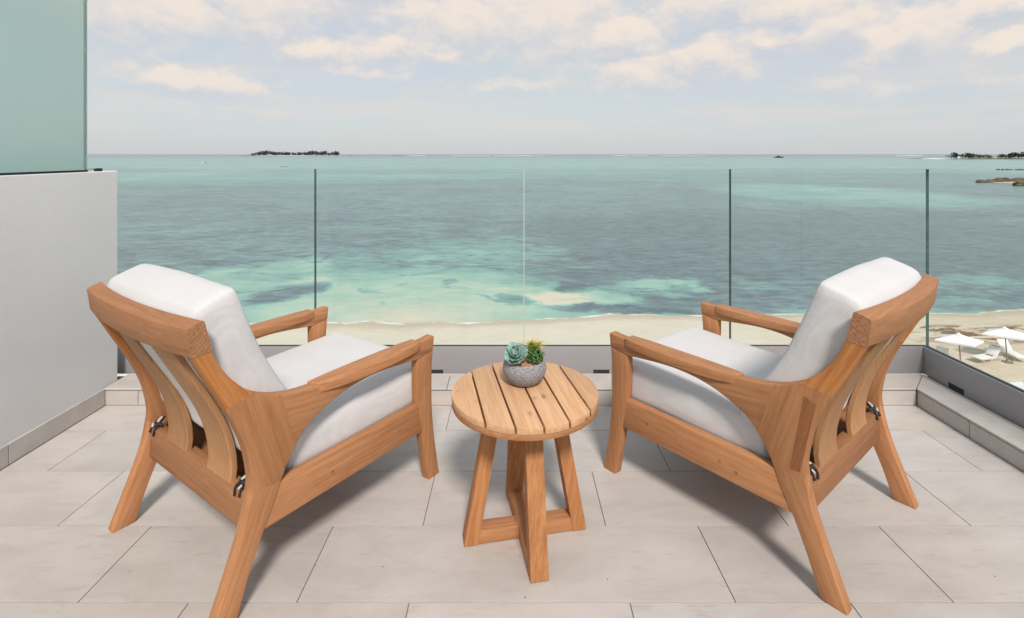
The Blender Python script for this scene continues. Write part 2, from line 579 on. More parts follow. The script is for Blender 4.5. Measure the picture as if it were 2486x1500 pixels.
def sea_mat():
    m, t, p = material('sea_water')
    pos = t.node('ShaderNodeNewGeometry').outputs['Position']
    x, y, z = t.sep(pos)
    w1 = t.vec('SUBTRACT', t.noise(pos, 0.10, 5, 0.62, color=True), (0.5, 0.5, 0.5))
    w2 = t.vec('SUBTRACT', t.noise(pos, 0.45, 4, 0.6, color=True), (0.5, 0.5, 0.5))
    q = t.vec('ADD', t.vec('ADD', pos, t.vec('SCALE', w1, scale=9.0)), t.vec('SCALE', w2, scale=3.0))
    qx, qy, qz = t.sep(q)
    total = None
    for a, b, ra, rb, w in BEDS:
        d2 = t.math('ADD', t.math('POWER', t.math('DIVIDE', t.math('SUBTRACT', qx, a), ra * 1.1), 2.0),
                    t.math('POWER', t.math('DIVIDE', t.math('SUBTRACT', qy, b), rb * 1.1), 2.0))
        g = t.math('MULTIPLY', t.smooth(d2, 0.35, 1.7, 1, 0), w)
        total = g if total is None else t.math('ADD', total, g)
    # general deepening away from the shore: grass beds to ~250 m, then a pale bank, deep water beyond 2.5 km
    ly = t.math('LOGARITHM', t.math('MAXIMUM', qy, 20.0), 10.0)
    base = t.node('ShaderNodeValToRGB')
    st = [(1.60, 0.80), (1.622, 0.58), (1.66, 0.40), (1.72, 0.30), (1.80, 0.21), (2.05, 0.14), (2.35, 0.20), (2.50, 0.31), (2.62, 0.40), (2.9, 0.44), (3.1, 0.40), (3.3, 0.40)]
    e = base.color_ramp.elements
    while len(e) < len(st): e.new(0.5)
    for k, (pp, v) in zip(e, st):
        k.position = (pp - 1.5) / 2.0
        k.color = (v, v, v, 1)
    t.put(base.inputs[0], t.math('MULTIPLY', t.math('SUBTRACT', ly, 1.5), 0.5))
    # the right-hand shore keeps its dark grass right up to the sand
    right = t.math('MULTIPLY', t.smooth(qx, -2, 12, 0, -0.30), t.math('MULTIPLY', t.smooth(qy, 42.5, 47, 0.0, 1.0), t.smooth(qy, 80, 140, 1.0, 0.0)))
    patch = t.math('MULTIPLY', t.math('SUBTRACT', t.noise(pos, 0.055, 7, 0.66, 0.6), 0.5), 0.75)
    patch = t.math('ADD', patch, t.math('MULTIPLY', t.math('MULTIPLY', t.math('SUBTRACT', t.noise(t.vec('MULTIPLY', pos, (0.14, 0.30, 0)), 1.0, 6, 0.64, 0.8), 0.5), 0.75), t.smooth(y, 44, 50)))
    weed = t.noise(t.vec('ADD', t.vec('MULTIPLY', pos, (0.11, 0.20, 0)), (3.7, 8.2, 0)), 1.0, 7, 0.62, 1.2)
    weed = t.math('MULTIPLY', t.smooth(weed, 0.545, 0.61, 0, -0.30), t.math('MULTIPLY', t.smooth(y, 45, 48), t.smooth(y, 80, 110, 1, 0)))
    patch = t.math('ADD', patch, weed)
    streak = t.math('MULTIPLY', t.math('SUBTRACT', t.noise(t.vec('MULTIPLY', pos, (0.006, 0.022, 0)), 1.0, 6, 0.62, 0.4), 0.5), 0.5)
    v = t.math('ADD', t.math('ADD', t.math('ADD', base.outputs[0], total), t.math('ADD', patch, streak)), right)
    c = t.ramp(v, [(0.0, (0.118, 0.172, 0.192)), (0.17, (0.158, 0.230, 0.248)), (0.30, (0.165, 0.285, 0.27)),
                   (0.46, (0.190, 0.352, 0.325)), (0.66, (0.290, 0.465, 0.385)), (0.84, (0.43, 0.525, 0.42)), (1.0, (0.62, 0.56, 0.44))])
    far = t.smooth(ly, 3.18, 3.42)
    c = t.mix(far, c, (0.185, 0.225, 0.25))
    # light and dark sides of wind ripples painted into the colour, besides the bump
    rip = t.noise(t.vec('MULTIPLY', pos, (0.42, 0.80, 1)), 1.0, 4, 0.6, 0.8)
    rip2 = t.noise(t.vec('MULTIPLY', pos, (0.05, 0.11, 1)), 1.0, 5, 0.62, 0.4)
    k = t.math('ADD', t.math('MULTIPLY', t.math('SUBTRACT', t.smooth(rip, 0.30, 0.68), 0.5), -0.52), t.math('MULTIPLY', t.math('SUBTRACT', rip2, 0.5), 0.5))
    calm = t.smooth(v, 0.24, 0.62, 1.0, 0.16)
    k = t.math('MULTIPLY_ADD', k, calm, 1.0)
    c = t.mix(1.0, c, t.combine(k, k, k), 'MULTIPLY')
    t.put(p.inputs['Base Color'], c)
    p.inputs['Roughness'].default_value = 0.28
    p.inputs['IOR'].default_value = 1.33
    p.inputs['Specular IOR Level'].default_value = 0.28
    h = t.math('ADD', t.math('MULTIPLY', rip, 0.10), t.math('MULTIPLY', rip2, 0.25))
    t.put(p.inputs['Normal'], t.bump(h, 0.6, 1.0))
    return m


def sand_mat():
    m, t, p = material('beach_sand')
    pos = t.node('ShaderNodeNewGeometry').outputs['Position']
    x, y, z = t.sep(pos)
    f = t.noise(t.vec('MULTIPLY', pos, (0.5, 1.2, 1)), 0.7, 6, 0.62)
    f2 = t.noise(t.vec('MULTIPLY', pos, (1, 3, 1)), 2.2, 5, 0.65)
    c = t.ramp(f, [(0.3, (0.55, 0.47, 0.36)), (0.7, (0.65, 0.57, 0.45))])
    c = t.mix(t.smooth(f2, 0.52, 0.66, 0, 0.30), c, (0.40, 0.315, 0.215))
    # the strip rinsed by the water, left of the umbrellas, is paler
    c = t.mix(t.smooth(x, 14, 26, 0.55, 0.0), c, (0.70, 0.655, 0.555))
    # weed washed up along the tide line
    wv = t.noise(t.vec('MULTIPLY', pos, (0.35, 0.8, 1)), 1.0, 7, 0.68, 0.6)
    band = t.math('MULTIPLY', t.smooth(y, 34.6, 36.4), t.smooth(y, 39.4, 40.6, 1, 0))
    band = t.math('MULTIPLY', band, t.smooth(x, 26, 33))
    c = t.mix(t.math('MULTIPLY', t.smooth(wv, 0.46, 0.53), band), c, (0.20, 0.125, 0.085))
    wet = t.smooth(z, SEA_Z + 0.03, SEA_Z + 0.13, 1, 0)
    c = t.mix(t.math('MULTIPLY', wet, 0.6), c, (0.43, 0.35, 0.26))
    fo = t.noise(t.vec('MULTIPLY', pos, (0.5, 1.5, 0)), 1.0, 5, 0.65)
    line = t.math('MULTIPLY', t.smooth(z, SEA_Z - 0.004, SEA_Z + 0.004), t.smooth(z, SEA_Z + 0.014, SEA_Z + 0.026, 1, 0))
    c = t.mix(t.math('MULTIPLY', line, t.smooth(fo, 0.44, 0.56)), c, (0.74, 0.75, 0.72))
    t.put(p.inputs['Base Color'], c)
    p.inputs['Roughness'].default_value = 0.95
    p.inputs['Specular IOR Level'].default_value = 0.1
    t.put(p.inputs['Normal'], t.bump(t.math('ADD', f, t.math('ADD', f2, t.noise(pos, 1.3, 3))), 0.4, 0.15))
    return m


SEA = sea_mat()
SAND = sand_mat()

# ------------------------------------------------------------------ sea, beach
bm = bmesh.new()
S = 60000
ys = [-2000, 30, 200, 2000, 12000, S]
xs = [-S, -2000, 0, 2000, S]
grid = [[bm.verts.new((x, y, SEA_Z)) for x in xs] for y in ys]
for j in range(len(ys) - 1):
    for i in range(len(xs) - 1):
        bm.faces.new((grid[j][i], grid[j][i + 1], grid[j + 1][i + 1], grid[j + 1][i]))
tag(finish('sea', bm, SEA, smooth=None), kind='structure')


def sand_h(x, y):
    shore = 42.1 + 0.10 * x * (0.6 if x > 0 else 0.3) + 0.6 * math.sin(x * 0.13) + 0.7 * (mnoise.noise((x * 0.09, 3.1, 0)) )
    d = shore - y
    z = SEA_Z + 0.055 * d if d < 9 else SEA_Z + 0.495 + 0.004 * (d - 9)
    return max(z, SEA_Z - 1.0) + 0.03 * mnoise.noise((x * 0.8, y * 0.8, 0)) + 0.05 * mnoise.noise((x * 0.22, y * 0.22, 5))


bm = bmesh.new()
NX, NY = 150, 90
vs = [[bm.verts.new((x, y, sand_h(x, y))) for x in [-75 + 160 * i / NX for i in range(NX + 1)]] for y in [6 + 50 * j / NY for j in range(NY + 1)]]
for j in range(NY):
    for i in range(NX):
        bm.faces.new((vs[j][i], vs[j][i + 1], vs[j + 1][i + 1], vs[j + 1][i]))
tag(finish('beach', bm, SAND, smooth=180), kind='structure')

# ------------------------------------------------------------------ balcony floor with stone tiles
XL, XR = -2.138, 2.13        # skirting face, right riser face
YF = 2.712                   # front riser face
bm = bmesh.new()
add_box(bm, (-2.36, -0.6, -0.30), (2.40, 2.985, -0.004))
floor = tag(finish('floor', bm, GROUT, smooth=None), kind='structure')
G = 0.0030
tile_cache = {}


def tile(x0, x1, y0, y1, parent=floor, name='tile', z0=-0.0035, z1=0.0):
    w, d = round(x1 - x0, 3), round(y1 - y0, 3)
    if (w, d) not in tile_cache:
        bm = bmesh.new()
        add_box(bm, (0, 0, z0), (w, d, z1), 0.0004, 1)
        o = finish(name, bm, TILE, parent)
        tile_cache[(w, d)] = o.data
    else:
        o = link(D.objects.new(name, tile_cache[(w, d)]), parent)
    o.location = (x0, y0, 0)
    return o


ROWS = [(0.886, 1.203, 0.333), (1.203, 1.520, 0.347), (1.520, 1.834, None), (1.834, 2.150, 0.333), (2.150, 2.466, 0.661), (2.466, YF, 0.334)]
for y0, y1, off in ROWS:
    if off is None:
        cuts = [-1.93, -1.281, -0.635, 0.660, 1.303, 1.95]
    else:
        cuts = [off + 0.65 * k for k in range(-6, 7)]
    cuts = [XL + 0.001] + [c for c in cuts if XL + 0.04 < c < XR - 0.04] + [XR - 0.001]
    for a, b in zip(cuts, cuts[1:]):
        tile(a + G / 2, b - G / 2, y0 + G / 2, y1 - G / 2)

# raised tiled ledge along the front and right
SZ = 0.091
bm = bmesh.new()
add_box(bm, (-2.36, YF + 0.010, -0.003), (2.385, 2.884, SZ - 0.012))
add_box(bm, (XR + 0.010, 0.3, -0.0025), (2.384, YF + 0.0095, SZ - 0.0125))
ledge = tag(finish('ledge', bm, GROUT, smooth=None), kind='structure')
for a, b in zip([-2.149, -1.968, -1.318, -0.668, -0.018, 0.632, 1.282, 1.932], [-1.968, -1.318, -0.668, -0.018, 0.632, 1.282, 1.932, 2.13]):
    box('riser_tile', (a + G / 2, YF, 0.0), (b - G / 2, YF + 0.009, SZ - 0.016), TILE, ledge, 0.001, 1)
treads = [-2.149, -1.643, -0.993, -0.343, 0.307, 0.957, 1.607, 2.116]
for a, b in zip(treads, treads[1:]):
    last = b > 2.1
    pts = [(a + G / 2, YF - 0.004), ((b if not last else XR - 0.006) - G / 2, YF - 0.004), ((b if not last else XR + 0.168) - G / 2, 2.884), (a + G / 2, 2.884)]
    prism('tread_tile', pts, SZ - 0.011, SZ, TILE, ledge, 0.0015, 1, frame=lambda p, q, d: (p, q, d))
ry = [0.45, 1.10, 1.75, 2.40, YF - 0.002]
for a, b in zip(ry, ry[1:]):
    box('riser_tile', (XR, a + G / 2, 0.0), (XR + 0.009, b - G / 2, SZ - 0.016), TILE, ledge, 0.001, 1)
    end = b > 2.6
    pts = [(XR - 0.004, a + G / 2), (XR + 0.170, a + G / 2), (XR + 0.170, 2.884 if end else b - G / 2), (XR - 0.004, YF - 0.006 if end else b - G / 2)]
    prism('tread_tile', pts, SZ - 0.011, SZ, TILE, ledge, 0.0015, 1, frame=lambda p, q, d: (p, q, d))

# ------------------------------------------------------------------ white side wall with tile skirting
wall = empty('side_wall', (-2.15, 1.0, 0))
tag(wall, 'white textured plaster side wall with stone skirting left of the armchairs', 'wall')
ox, oy = 2.15, -1.0
bm = bmesh.new()
add_box(bm, (-0.20, -1.5, -0.29), (0.0, 1.812, 1.232), 0.006, 3)
finish('wall_body', bm, PLASTER, wall)
for a, b in zip([-0.75, -0.11, 0.54, 1.19], [-0.11, 0.54, 1.19, 1.709]):
    box('skirting_tile', (0.0005, a + G / 2, 0.001), (0.012, b - G / 2, 0.090), TILE, wall, 0.001, 1)

# frosted privacy screen on the wall
scr = empty('privacy_screen', (-2.162, 1.0, 1.232))
tag(scr, 'tall frosted green glass screen standing on the white side wall', 'screen')
bm = bmesh.new()
vs = add_box(bm, (-0.010, -1.6, 0.010), (0.006, 1.612, 1.30), 0.001, 1)
o = finish('glass_pane', bm, [FROSTED, principled('frosted_glass_edge', (0.24, 0.32, 0.31, 1), 0.3, 0.4)], scr)
for pl in o.data.polygons:
    if abs(pl.normal.y) > 0.9 or abs(pl.normal.z) > 0.9: pl.material_index = 1
box('dark_bottom_strip', (-0.013, -1.6, 0.001), (0.009, 1.618, 0.0095), DARK_SLOT, scr, 0.001, 1)  # near-black strip along the lower edge of the pane
box('edge_trim', (-0.011, 1.6125, 0.010), (0.007, 1.6155, 1.30), principled('trim_metal', (0.36, 0.42, 0.42, 1), 0.35, 0.5), scr, 0.0005, 1)

clamp = empty('glass_clamp', (-2.20, 2.70, 1.232))
tag(clamp, 'small dark metal clamp with thin rod on top of the white wall end', 'clamp')
box('clamp_block', (0.018, -0.013, 0.0005), (0.046, 0.013, 0.016), principled('clamp_metal', (0.03, 0.035, 0.035, 1), 0.35, 0.5, 0.6), clamp, 0.002, 2)
bm = bmesh.new()
tube(bm, [(0.03, -0.013, 0.013), (0.03, -0.085, 0.013)], 0.0022, 8)
finish('rod', bm, GREY_METAL, clamp)

# ------------------------------------------------------------------ glass balustrade
GY, GX, GZ = 2.922, 2.345, 1.237          # front pane plane, right pane plane, top
TH = 0.0175
bal = empty('glass_balustrade', (0, GY, SZ))
tag(bal, 'frameless clear glass balustrade in a grey metal base channel round the balcony', 'balustrade')


def rel(p): return (p[0], p[1] - GY, p[2] - SZ)


def pane(lo, hi):
    bm = bmesh.new()
    add_box(bm, rel(lo), rel(hi), 0.0012, 1)
    o = finish('glass_pane', bm, [GLASS, GLASS_EDGE], bal, smooth=None)
    thin = 1 if hi[1] - lo[1] < 0.1 else 0
    for pl in o.data.polygons:
        if abs(pl.normal[thin]) < 0.6: pl.material_index = 1
    return o


gz0 = SZ + 0.05
front = [-2.36, -1.118, 0.068, 1.240, GX + TH]
for a, b in zip(front, front[1:]):
    pane((a + 0.003, GY, gz0), (b - 0.003, GY + TH, GZ))
for a, b in zip([0.40, 1.65], [1.65, GY]):
    pane((GX, a + 0.003, gz0), (GX + TH, b - 0.003, GZ))


for jx in front[2:3]:
    box('joint_seal', rel((jx - 0.0022, GY + 0.002, gz0)), rel((jx + 0.0022, GY + TH - 0.002, GZ - 0.001)), SEAL, bal, 0.0, 1)


def channel_front(name, y0, y1, z1, mat, x1, bev=0.0015):
    return box(name, rel((-2.36, y0, SZ + 0.0005)), rel((x1, y1, z1)), mat, bal, bev, 2)


CZ = 0.243
channel_front('base_channel', 2.886, 2.8955, CZ, GREY_METAL, 2.302)
channel_front('gasket', 2.8960, 2.9215, CZ - 0.002, RUBBER, 2.323)
channel_front('outer_channel', GY + TH + 0.0005, GY + TH + 0.012, CZ - 0.012, GREY_METAL, GX + TH + 0.012)
box('base_channel', rel((2.3025, 0.3, SZ + 0.0005)), rel((2.3120, 2.8950, CZ)), GREY_METAL, bal, 0.0015, 2)
box('gasket', rel((2.3125, 0.3, SZ + 0.001)), rel((GX - 0.0005, 2.8955, CZ - 0.0025)), RUBBER, bal, 0.0015, 2)
box('outer_channel', rel((GX + TH + 0.0005, 0.3, SZ + 0.001)), rel((GX + TH + 0.0115, GY + TH, CZ - 0.0125)), GREY_METAL, bal, 0.0015, 2)
for x0, x1 in ((-0.47, -0.385), (0.455, 0.545), (-1.62, -1.53), (1.56, 1.65)):
    box('drain_slot', rel((x0, 2.8853, SZ + 0.002)), rel((x1, 2.8935, SZ + 0.024)), DARK_SLOT, bal, 0.0008, 1)
for y0 in (2.625, 1.60):
    box('drain_slot', rel((2.2945 + 0.0073, y0, SZ + 0.002)), rel((2.309, y0 + 0.095, SZ + 0.030)), DARK_SLOT, bal, 0.0008, 1)

# ------------------------------------------------------------------ armchair
HW = 0.37            # half width
PT = 0.041           # thickness of the side frames
RE = spline([(-.032, 0), (.026, .145), (.063, .25), (.082, .34), (.084, .39), (.068, .475), (.040, .55), (.010, .612), (-.040, .71), (-.078, .785)], 5)
FE = spline([(-.026, .785), (.002, .727), (.048, .667), (.100, .623), (.175, .591), (.28, .575), (.47, .571), (.64, .573), (.77, .572), (.845, .577)], 4)
LF = spline([(.040, 0), (.076, .105), (.116, .2), (.148, .265), (.176, .33)], 4)
OP = spline([(.176, .33), (.195, .37), (.226, .418), (.265, .457), (.325, .488), (.405, .514), (.5, .526), (.6, .524), (.755, .508)], 4)


def nearest(c, z):
    return min(range(len(c)), key=lambda i: abs(c[i][1] - z))


def nearest_s(c, s):
    return min(range(len(c)), key=lambda i: abs(c[i][0] - s))


iA, iB = nearest(RE, .34), nearest(RE, .612)
jA, jB = nearest_s(FE, .100), nearest_s(FE, .175)
kB = nearest_s(OP, .226)
g = 0.0002
POLY_LEG = RE[:iA + 1] + LF[::-1]
POLY_BLOCK = RE[iA:iB + 1] + FE[jA:jB + 1] + OP[:kB + 1][::-1]
POLY_POST = RE[iB:] + FE[:jA + 1]
POLY_ARM = FE[jB:] + [(.840, .520), (.757, .508)] + OP[kB:-1][::-1]
POLY_FLEG = spline([(.839, .519), (.832, .45), (.832, .3), (.848, .15), (.876, 0)], 3) + spline([(.815, 0), (.792, .12), (.776, .22), (.758, .34), (.754, .507)], 3)


def bow(x, b=0.030):
    return -b * (1 - (x / HW) ** 2)


def soft_block(name, mapf, n=(26, 22, 12), r=(0.10, 0.10, 0.35), puff=0.06, mat=FABRIC, parent=None, seed=0.0, wrinkle=0.003):
    """A stuffed cushion: a box grid with rounded edges and swollen faces, put in place by mapf(u, v, w)."""
    bm = bmesh.new()
    idx = {}

    def vert(i, j, k):
        key = (i, j, k)
        if key in idx: return idx[key]
        c = [2 * i / n[0] - 1, 2 * j / n[1] - 1, 2 * k / n[2] - 1]
        # gather grid lines near the edges
        c = [math.copysign(1 - (1 - abs(a)) ** 1.35, a) if abs(a) < 1 else a for a in c]
        inner = [max(-(1 - rr), min(1 - rr, a)) for a, rr in zip(c, r)]
        d = [(a - b) / rr for a, b, rr in zip(c, inner, r)]
        L = math.sqrt(sum(q * q for q in d))
        if L > 1e-9:
            m = max(abs(q) for q in d)
            e = 0.72
            f = (m / L) * e + (1 - e) if L > 1 else 1
            c = [b + q * rr * f for b, q, rr in zip(inner, d, r)]
        q = list(c)
        for a in range(3):
            o1, o2 = (a + 1) % 3, (a + 2) % 3
            q[a] = c[a] * (1 + puff * ((1 - c[o1] ** 2) * (1 - c[o2] ** 2)) * (1.6 if a == 2 else 0.25))
        p = Vector(mapf(*q))
        nz = mnoise.noise_vector(p * 7 + Vector((seed, seed * 2, 0))) * wrinkle
        p += nz
        idx[key] = bm.verts.new(p)
        return idx[key]

    for a in range(3):
        o1, o2 = (a + 1) % 3, (a + 2) % 3
        for side in (0, n[a]):
            for i in range(n[o1]):
                for j in range(n[o2]):
                    q = []
                    for di, dj in ((0, 0), (1, 0), (1, 1), (0, 1)):
                        key = [0, 0, 0]
                        key[a], key[o1], key[o2] = side, i + di, j + dj
                        q.append(vert(*key))
                    bm.faces.new(q)
    return finish(name, bm, mat, parent, smooth=180)


def lerp_table(tb, x):
    if x <= tb[0][0]: return tb[0][1]
    for (a, va), (b, vb) in zip(tb, tb[1:]):
        if x <= b:
            t = (x - a) / (b - a)
            return va + (vb - va) * t
    return tb[-1][1]


BACK_REAR = [(.37, .118), (.45, .104), (.52, .085), (.60, .048), (.70, -.002), (.80, -.048), (.875, -.050), (.93, -.035)]
BACK_FRONT = [(.40, .335), (.45, .315), (.52, .27), (.60, .215), (.69, .165), (.78, .122), (.83, .10), (.93, .062)]


def seat_map(u, v, w):
    y = 0.555 + 0.33 * v
    top = 0.432 + 0.024 * (y - 0.24) / 0.64
    bot = 0.290 + 0.010 * (y - 0.24) / 0.64
    return (u * 0.322, y + 0.012 * (1 - u * u) * max(0, v), (top + bot) / 2 + (top - bot) / 2 * w)


def back_map(u, v, w):
    z = 0.655 + 0.262 * v
    a, b = lerp_table(BACK_REAR, z), lerp_table(BACK_FRONT, z)
    s = (a + b) / 2 + (b - a) / 2 * w
    zz = z + 0.022 * w * max(0.0, v) + 0.005 * (1 - u * u) * max(0, v)
    return (u * 0.322, s + 0.8 * bow(u * 0.322, 0.03) * max(0.0, min(1.0, (z - 0.45) / 0.4)) * (1 - w) / 2, zz)


def make_chair():
    root = empty('armchair')
    for sgn in (1, -1):
        xo, xi = sgn * HW, sgn * (HW - PT)
        leg = prism('rear_leg', POLY_LEG, xo, xi, W_leg, root, 0.0045, 2, keep=(iA,))
        box('foot_pad', (min(xo, xi) + 0.006, -0.022, 0.0006), (max(xo, xi) - 0.006, 0.032, 0.0042), RUBBER, leg, 0.001, 1)
        nb = len(RE[iA:iB + 1])
        # middle block glued up from strips
        m = prism('side_block', POLY_BLOCK, xo - sgn * g, xi, W_block, root, 0.004, 2, keep=(nb - 1, nb + (jB - jA), len(POLY_BLOCK) - 1))
        # a darker glued strip running up the block, barely proud
        strip = [(.085, .345), (.112, .345), (.150, .598), (.118, .614)]
        prism('laminate_strip', [(.098, .352), (.126, .350), (.086, .588), (.052, .575)], xo + sgn * 0.0006, xo - sgn * 0.006, W_block2, m, 0.0, 1)
        prism('back_post', POLY_POST, xo, xi, W_post, root, 0.0045, 2, keep=(len(RE[iB:]) - 1, len(POLY_POST) - 1))
        arm = prism('armrest', POLY_ARM, xo, xi, W_arm, root, 0.0045, 2, keep=(len(POLY_ARM) - 1,))
        # swelling arm pad
        pad = [(.305, 0.0), (.345, .006), (.40, .015), (.50, .020), (.62, .019), (.70, .014), (.758, .006), (.762, .0)]
        inner = [(.762, -.046), (.70, -.056), (.60, -.062), (.50, -.062), (.40, -.058), (.32, -.049), (.29, -.043)]
        pp = spline(pad, 2) + spline(inner, 2)
        prism('arm_pad', pp, .5455, .5785, W_arm, arm, 0.0055, 3, frame=lambda p, q, d, s=sgn, x=xo: (x + s * q, p, d + 0.0045 * abs((p - .53) / .24) ** 2 - .004))
        fl = prism('front_leg', POLY_FLEG, xo - sgn * g, xi, W_z, root, 0.004, 2, keep=(12,))
        box('foot_pad', (min(xo, xi) + 0.006, 0.822, 0.0006), (max(xo, xi) - 0.006, 0.868, 0.0042), RUBBER, fl, 0.001, 1)
        rail = prism('side_rail', [(.10, .21), (.785, .21), (.785, .326), (.12, .326)], xo - sgn * 0.004, xi + sgn * 0.003, W_y, root, 0.004, 2)
        for s, z in ((.66, .268), (.36, .262), (.30, .25)):
            bm = bmesh.new()
            ring = [(math.cos(a * math.pi / 6) * .0065, math.sin(a * math.pi / 6) * .0065) for a in range(12)]
            f = bm.faces.new([bm.verts.new((xo - sgn * 0.0034, s + p, z + q)) for p, q in ring])
            finish('wood_plug', bm, W_x, rail)
    # lower rails
    box('back_rail', (-HW + PT - 0.001, .083, .211), (HW - PT + 0.001, .122, .325), W_x, root, 0.004, 2)
    box('front_rail', (-HW + PT - 0.001, .783, .215), (HW - PT + 0.001, .815, .300), W_x, root, 0.004, 2)
    box('seat_base', (-HW + PT + 0.004, .124, .262), (HW - PT - 0.004, .781, .280), W_x, root, 0.002, 1)
    # crest rail, bowed backwards
    bm = bmesh.new()
    NS = 16
    prev = None
    cs = [(-.0795, .782), (-.090, .862), (-.046, .877), (-.0255, .787)]
    sect = []
    for i, (s, z) in enumerate(cs):
        a, b = Vector(cs[i - 1]), Vector(cs[(i + 1) % 4])
        p = Vector((s, z))
        sect += [tuple(p + (a - p).normalized() * .006), tuple(p + ((a - p).normalized() + (b - p).normalized()) * .0018), tuple(p + (b - p).normalized() * .006)]
    for i in range(NS + 1):
        x = -HW - 0.001 + (2 * HW + 0.002) * i / NS
        row = [bm.verts.new((x, s + bow(x), z)) for s, z in sect]
        if prev:
            for k in range(len(row)):
                bm.faces.new((prev[k], prev[(k + 1) % len(row)], row[(k + 1) % len(row)], row[k]))
        else:
            bm.faces.new(row).material_index = 1
        prev = row
    bm.faces.new(prev).material_index = 1
    finish('crest_rail', bm, [W_x, W_end], root, 30)
    # two S-curved back slats
    for x0, x1 in ((-.2165, -.071), (.071, .2165)):
        bm = bmesh.new()
        zs = [.318, .36, .40, .44, .48, .52, .56, .60, .64, .68, .72, .76, .80]
        secs = []
        for z in zs:
            s = RE[nearest(RE, z)]
            i = nearest(RE, z)
            j = i + 1 if RE[i][1] <= z and i + 1 < len(RE) else i - 1
            t = (z - RE[i][1]) / (RE[j][1] - RE[i][1] + 1e-9)
            sb = RE[i][0] + (RE[j][0] - RE[i][0]) * t
            kz = max(0, min(1, (z - .33) / .45))
            row = []
            for x in (x0, (x0 + x1) / 2, x1):
                row.append((x, sb + 0.45 * bow(x) * kz + .005))
            secs.append((z, row))
        rings = []
        for z, row in secs:
            r_ = [(row[0][0] + .003, row[0][1], z), (row[1][0], row[1][1], z), (row[2][0] - .003, row[2][1], z), (row[2][0], row[2][1] + .003, z),
                  (row[2][0], row[2][1] + .0175, z), (row[2][0] - .003, row[2][1] + .0205, z), (row[1][0], row[1][1] + .0205, z), (row[0][0] + .003, row[0][1] + .0205, z), (row[0][0], row[0][1] + .0175, z), (row[0][0], row[0][1] + .003, z)]
            rings.append([bm.verts.new(p) for p in r_])
        for a, b in zip(rings, rings[1:]):
            for k in range(10):
                bm.faces.new((a[k], a[(k + 1) % 10], b[(k + 1) % 10], b[k]))
        bm.faces.new(rings[0][::-1])
        bm.faces.new(rings[-1])
        finish('back_slat', bm, W_slat, root, 40).location.x = 0.028
    # cushions
    seat = soft_block('seat_cushion', seat_map, (30, 30, 10), (0.10, 0.10, 0.55), 0.075, FABRIC, root, 1.0)
    back = soft_block('back_cushion', back_map, (30, 26, 12), (0.10, 0.13, 0.50), 0.085, FABRIC, root, 4.0, 0.0035)
    # piping seam along the cushion edges
    for cush, mp in ((seat, seat_map), (back, back_map)):
        pass
    # cushion ties by the rear corners
    for sgn in (1, -1):
        bm = bmesh.new()
        x = sgn * (HW - PT - 0.033)
        tube(bm, spline([(x + sgn * .006, .122, .352), (x - sgn * .006, .102, .343), (x - sgn * .014, .084, .330), (x - sgn * .012, .0775, .306)], 4), .0043, 6)
        tube(bm, spline([(x - sgn * .002, .106, .346), (x + sgn * .012, .090, .336), (x + sgn * .015, .0770, .312)], 4), .0043, 6)
        tube(bm, spline([(x - sgn * .024, .104, .337), (x, .092, .345), (x + sgn * .020, .106, .338)], 4), .005, 6)
        finish('cushion_tie', bm, BLACK_STRAP, seat)
        bm = bmesh.new()
        tube(bm, spline([(x + sgn * .002, .112, .356), (x - sgn * .003, .100, .350), (x - sgn * .007, .092, .341)], 4), [.0042] * 9, 6)
        tube(bm, spline([(x + sgn * .012, .088, .340), (x + sgn * .006, .082, .331)], 3), [.004] * 4, 6)
        finish('tie_loop', bm, WHITE_TAG, seat)
    return root


th_l, th_r = R(34.7), R(39.2)
chair = make_chair()
chair.location = (-0.80 - HW * math.cos(th_l), 1.421 + HW * math.sin(th_l), 0)
chair.rotation_euler = (0, 0, -th_l)
tag(chair, 'teak armchair with white cushions beside the white side wall, back turned to us', 'armchair', 'pair of teak lounge armchairs')
chair2 = copy_tree(chair)
for o in [o for b in chair.children if b.name.startswith('side_block') for o in b.children]:
    D.objects.remove(o)        # only the right-hand chair has the dark glued strips
for o in chair2.children:
    if o.name.startswith('back_slat'): o.location.x = -0.028
chair2.location = (0.94 + HW * math.cos(th_r), 1.497 + HW * math.sin(th_r), 0)
chair2.rotation_euler = (0, 0, th_r)
tag(chair2, 'teak armchair with white cushions and dark glued strips in its side, near the glass corner', 'armchair', 'pair of teak lounge armchairs')

# ------------------------------------------------------------------ side table
tb = empty('side_table', (0.045, 1.80, 0), R(11))
tag(tb, 'round slatted teak side table on crossed splayed legs between the armchairs', 'table')
TR, TZ = 0.254, 0.500


def circ(u0, u1, r, n=14):
    a0, a1 = math.acos(max(-1, min(1, u0 / r))), math.acos(max(-1, min(1, u1 / r)))
    up = [(r * math.cos(a0 + (a1 - a0) * i / n), r * math.sin(a0 + (a1 - a0) * i / n)) for i in range(n + 1)]
    pts = up + [(x, -y) for x, y in up[::-1]]
    out = []
    for p in pts:
        if not out or (Vector(p) - Vector(out[-1])).length > 1e-4: out.append(p)
    if (Vector(out[0]) - Vector(out[-1])).length < 1e-4: out.pop()
    return out


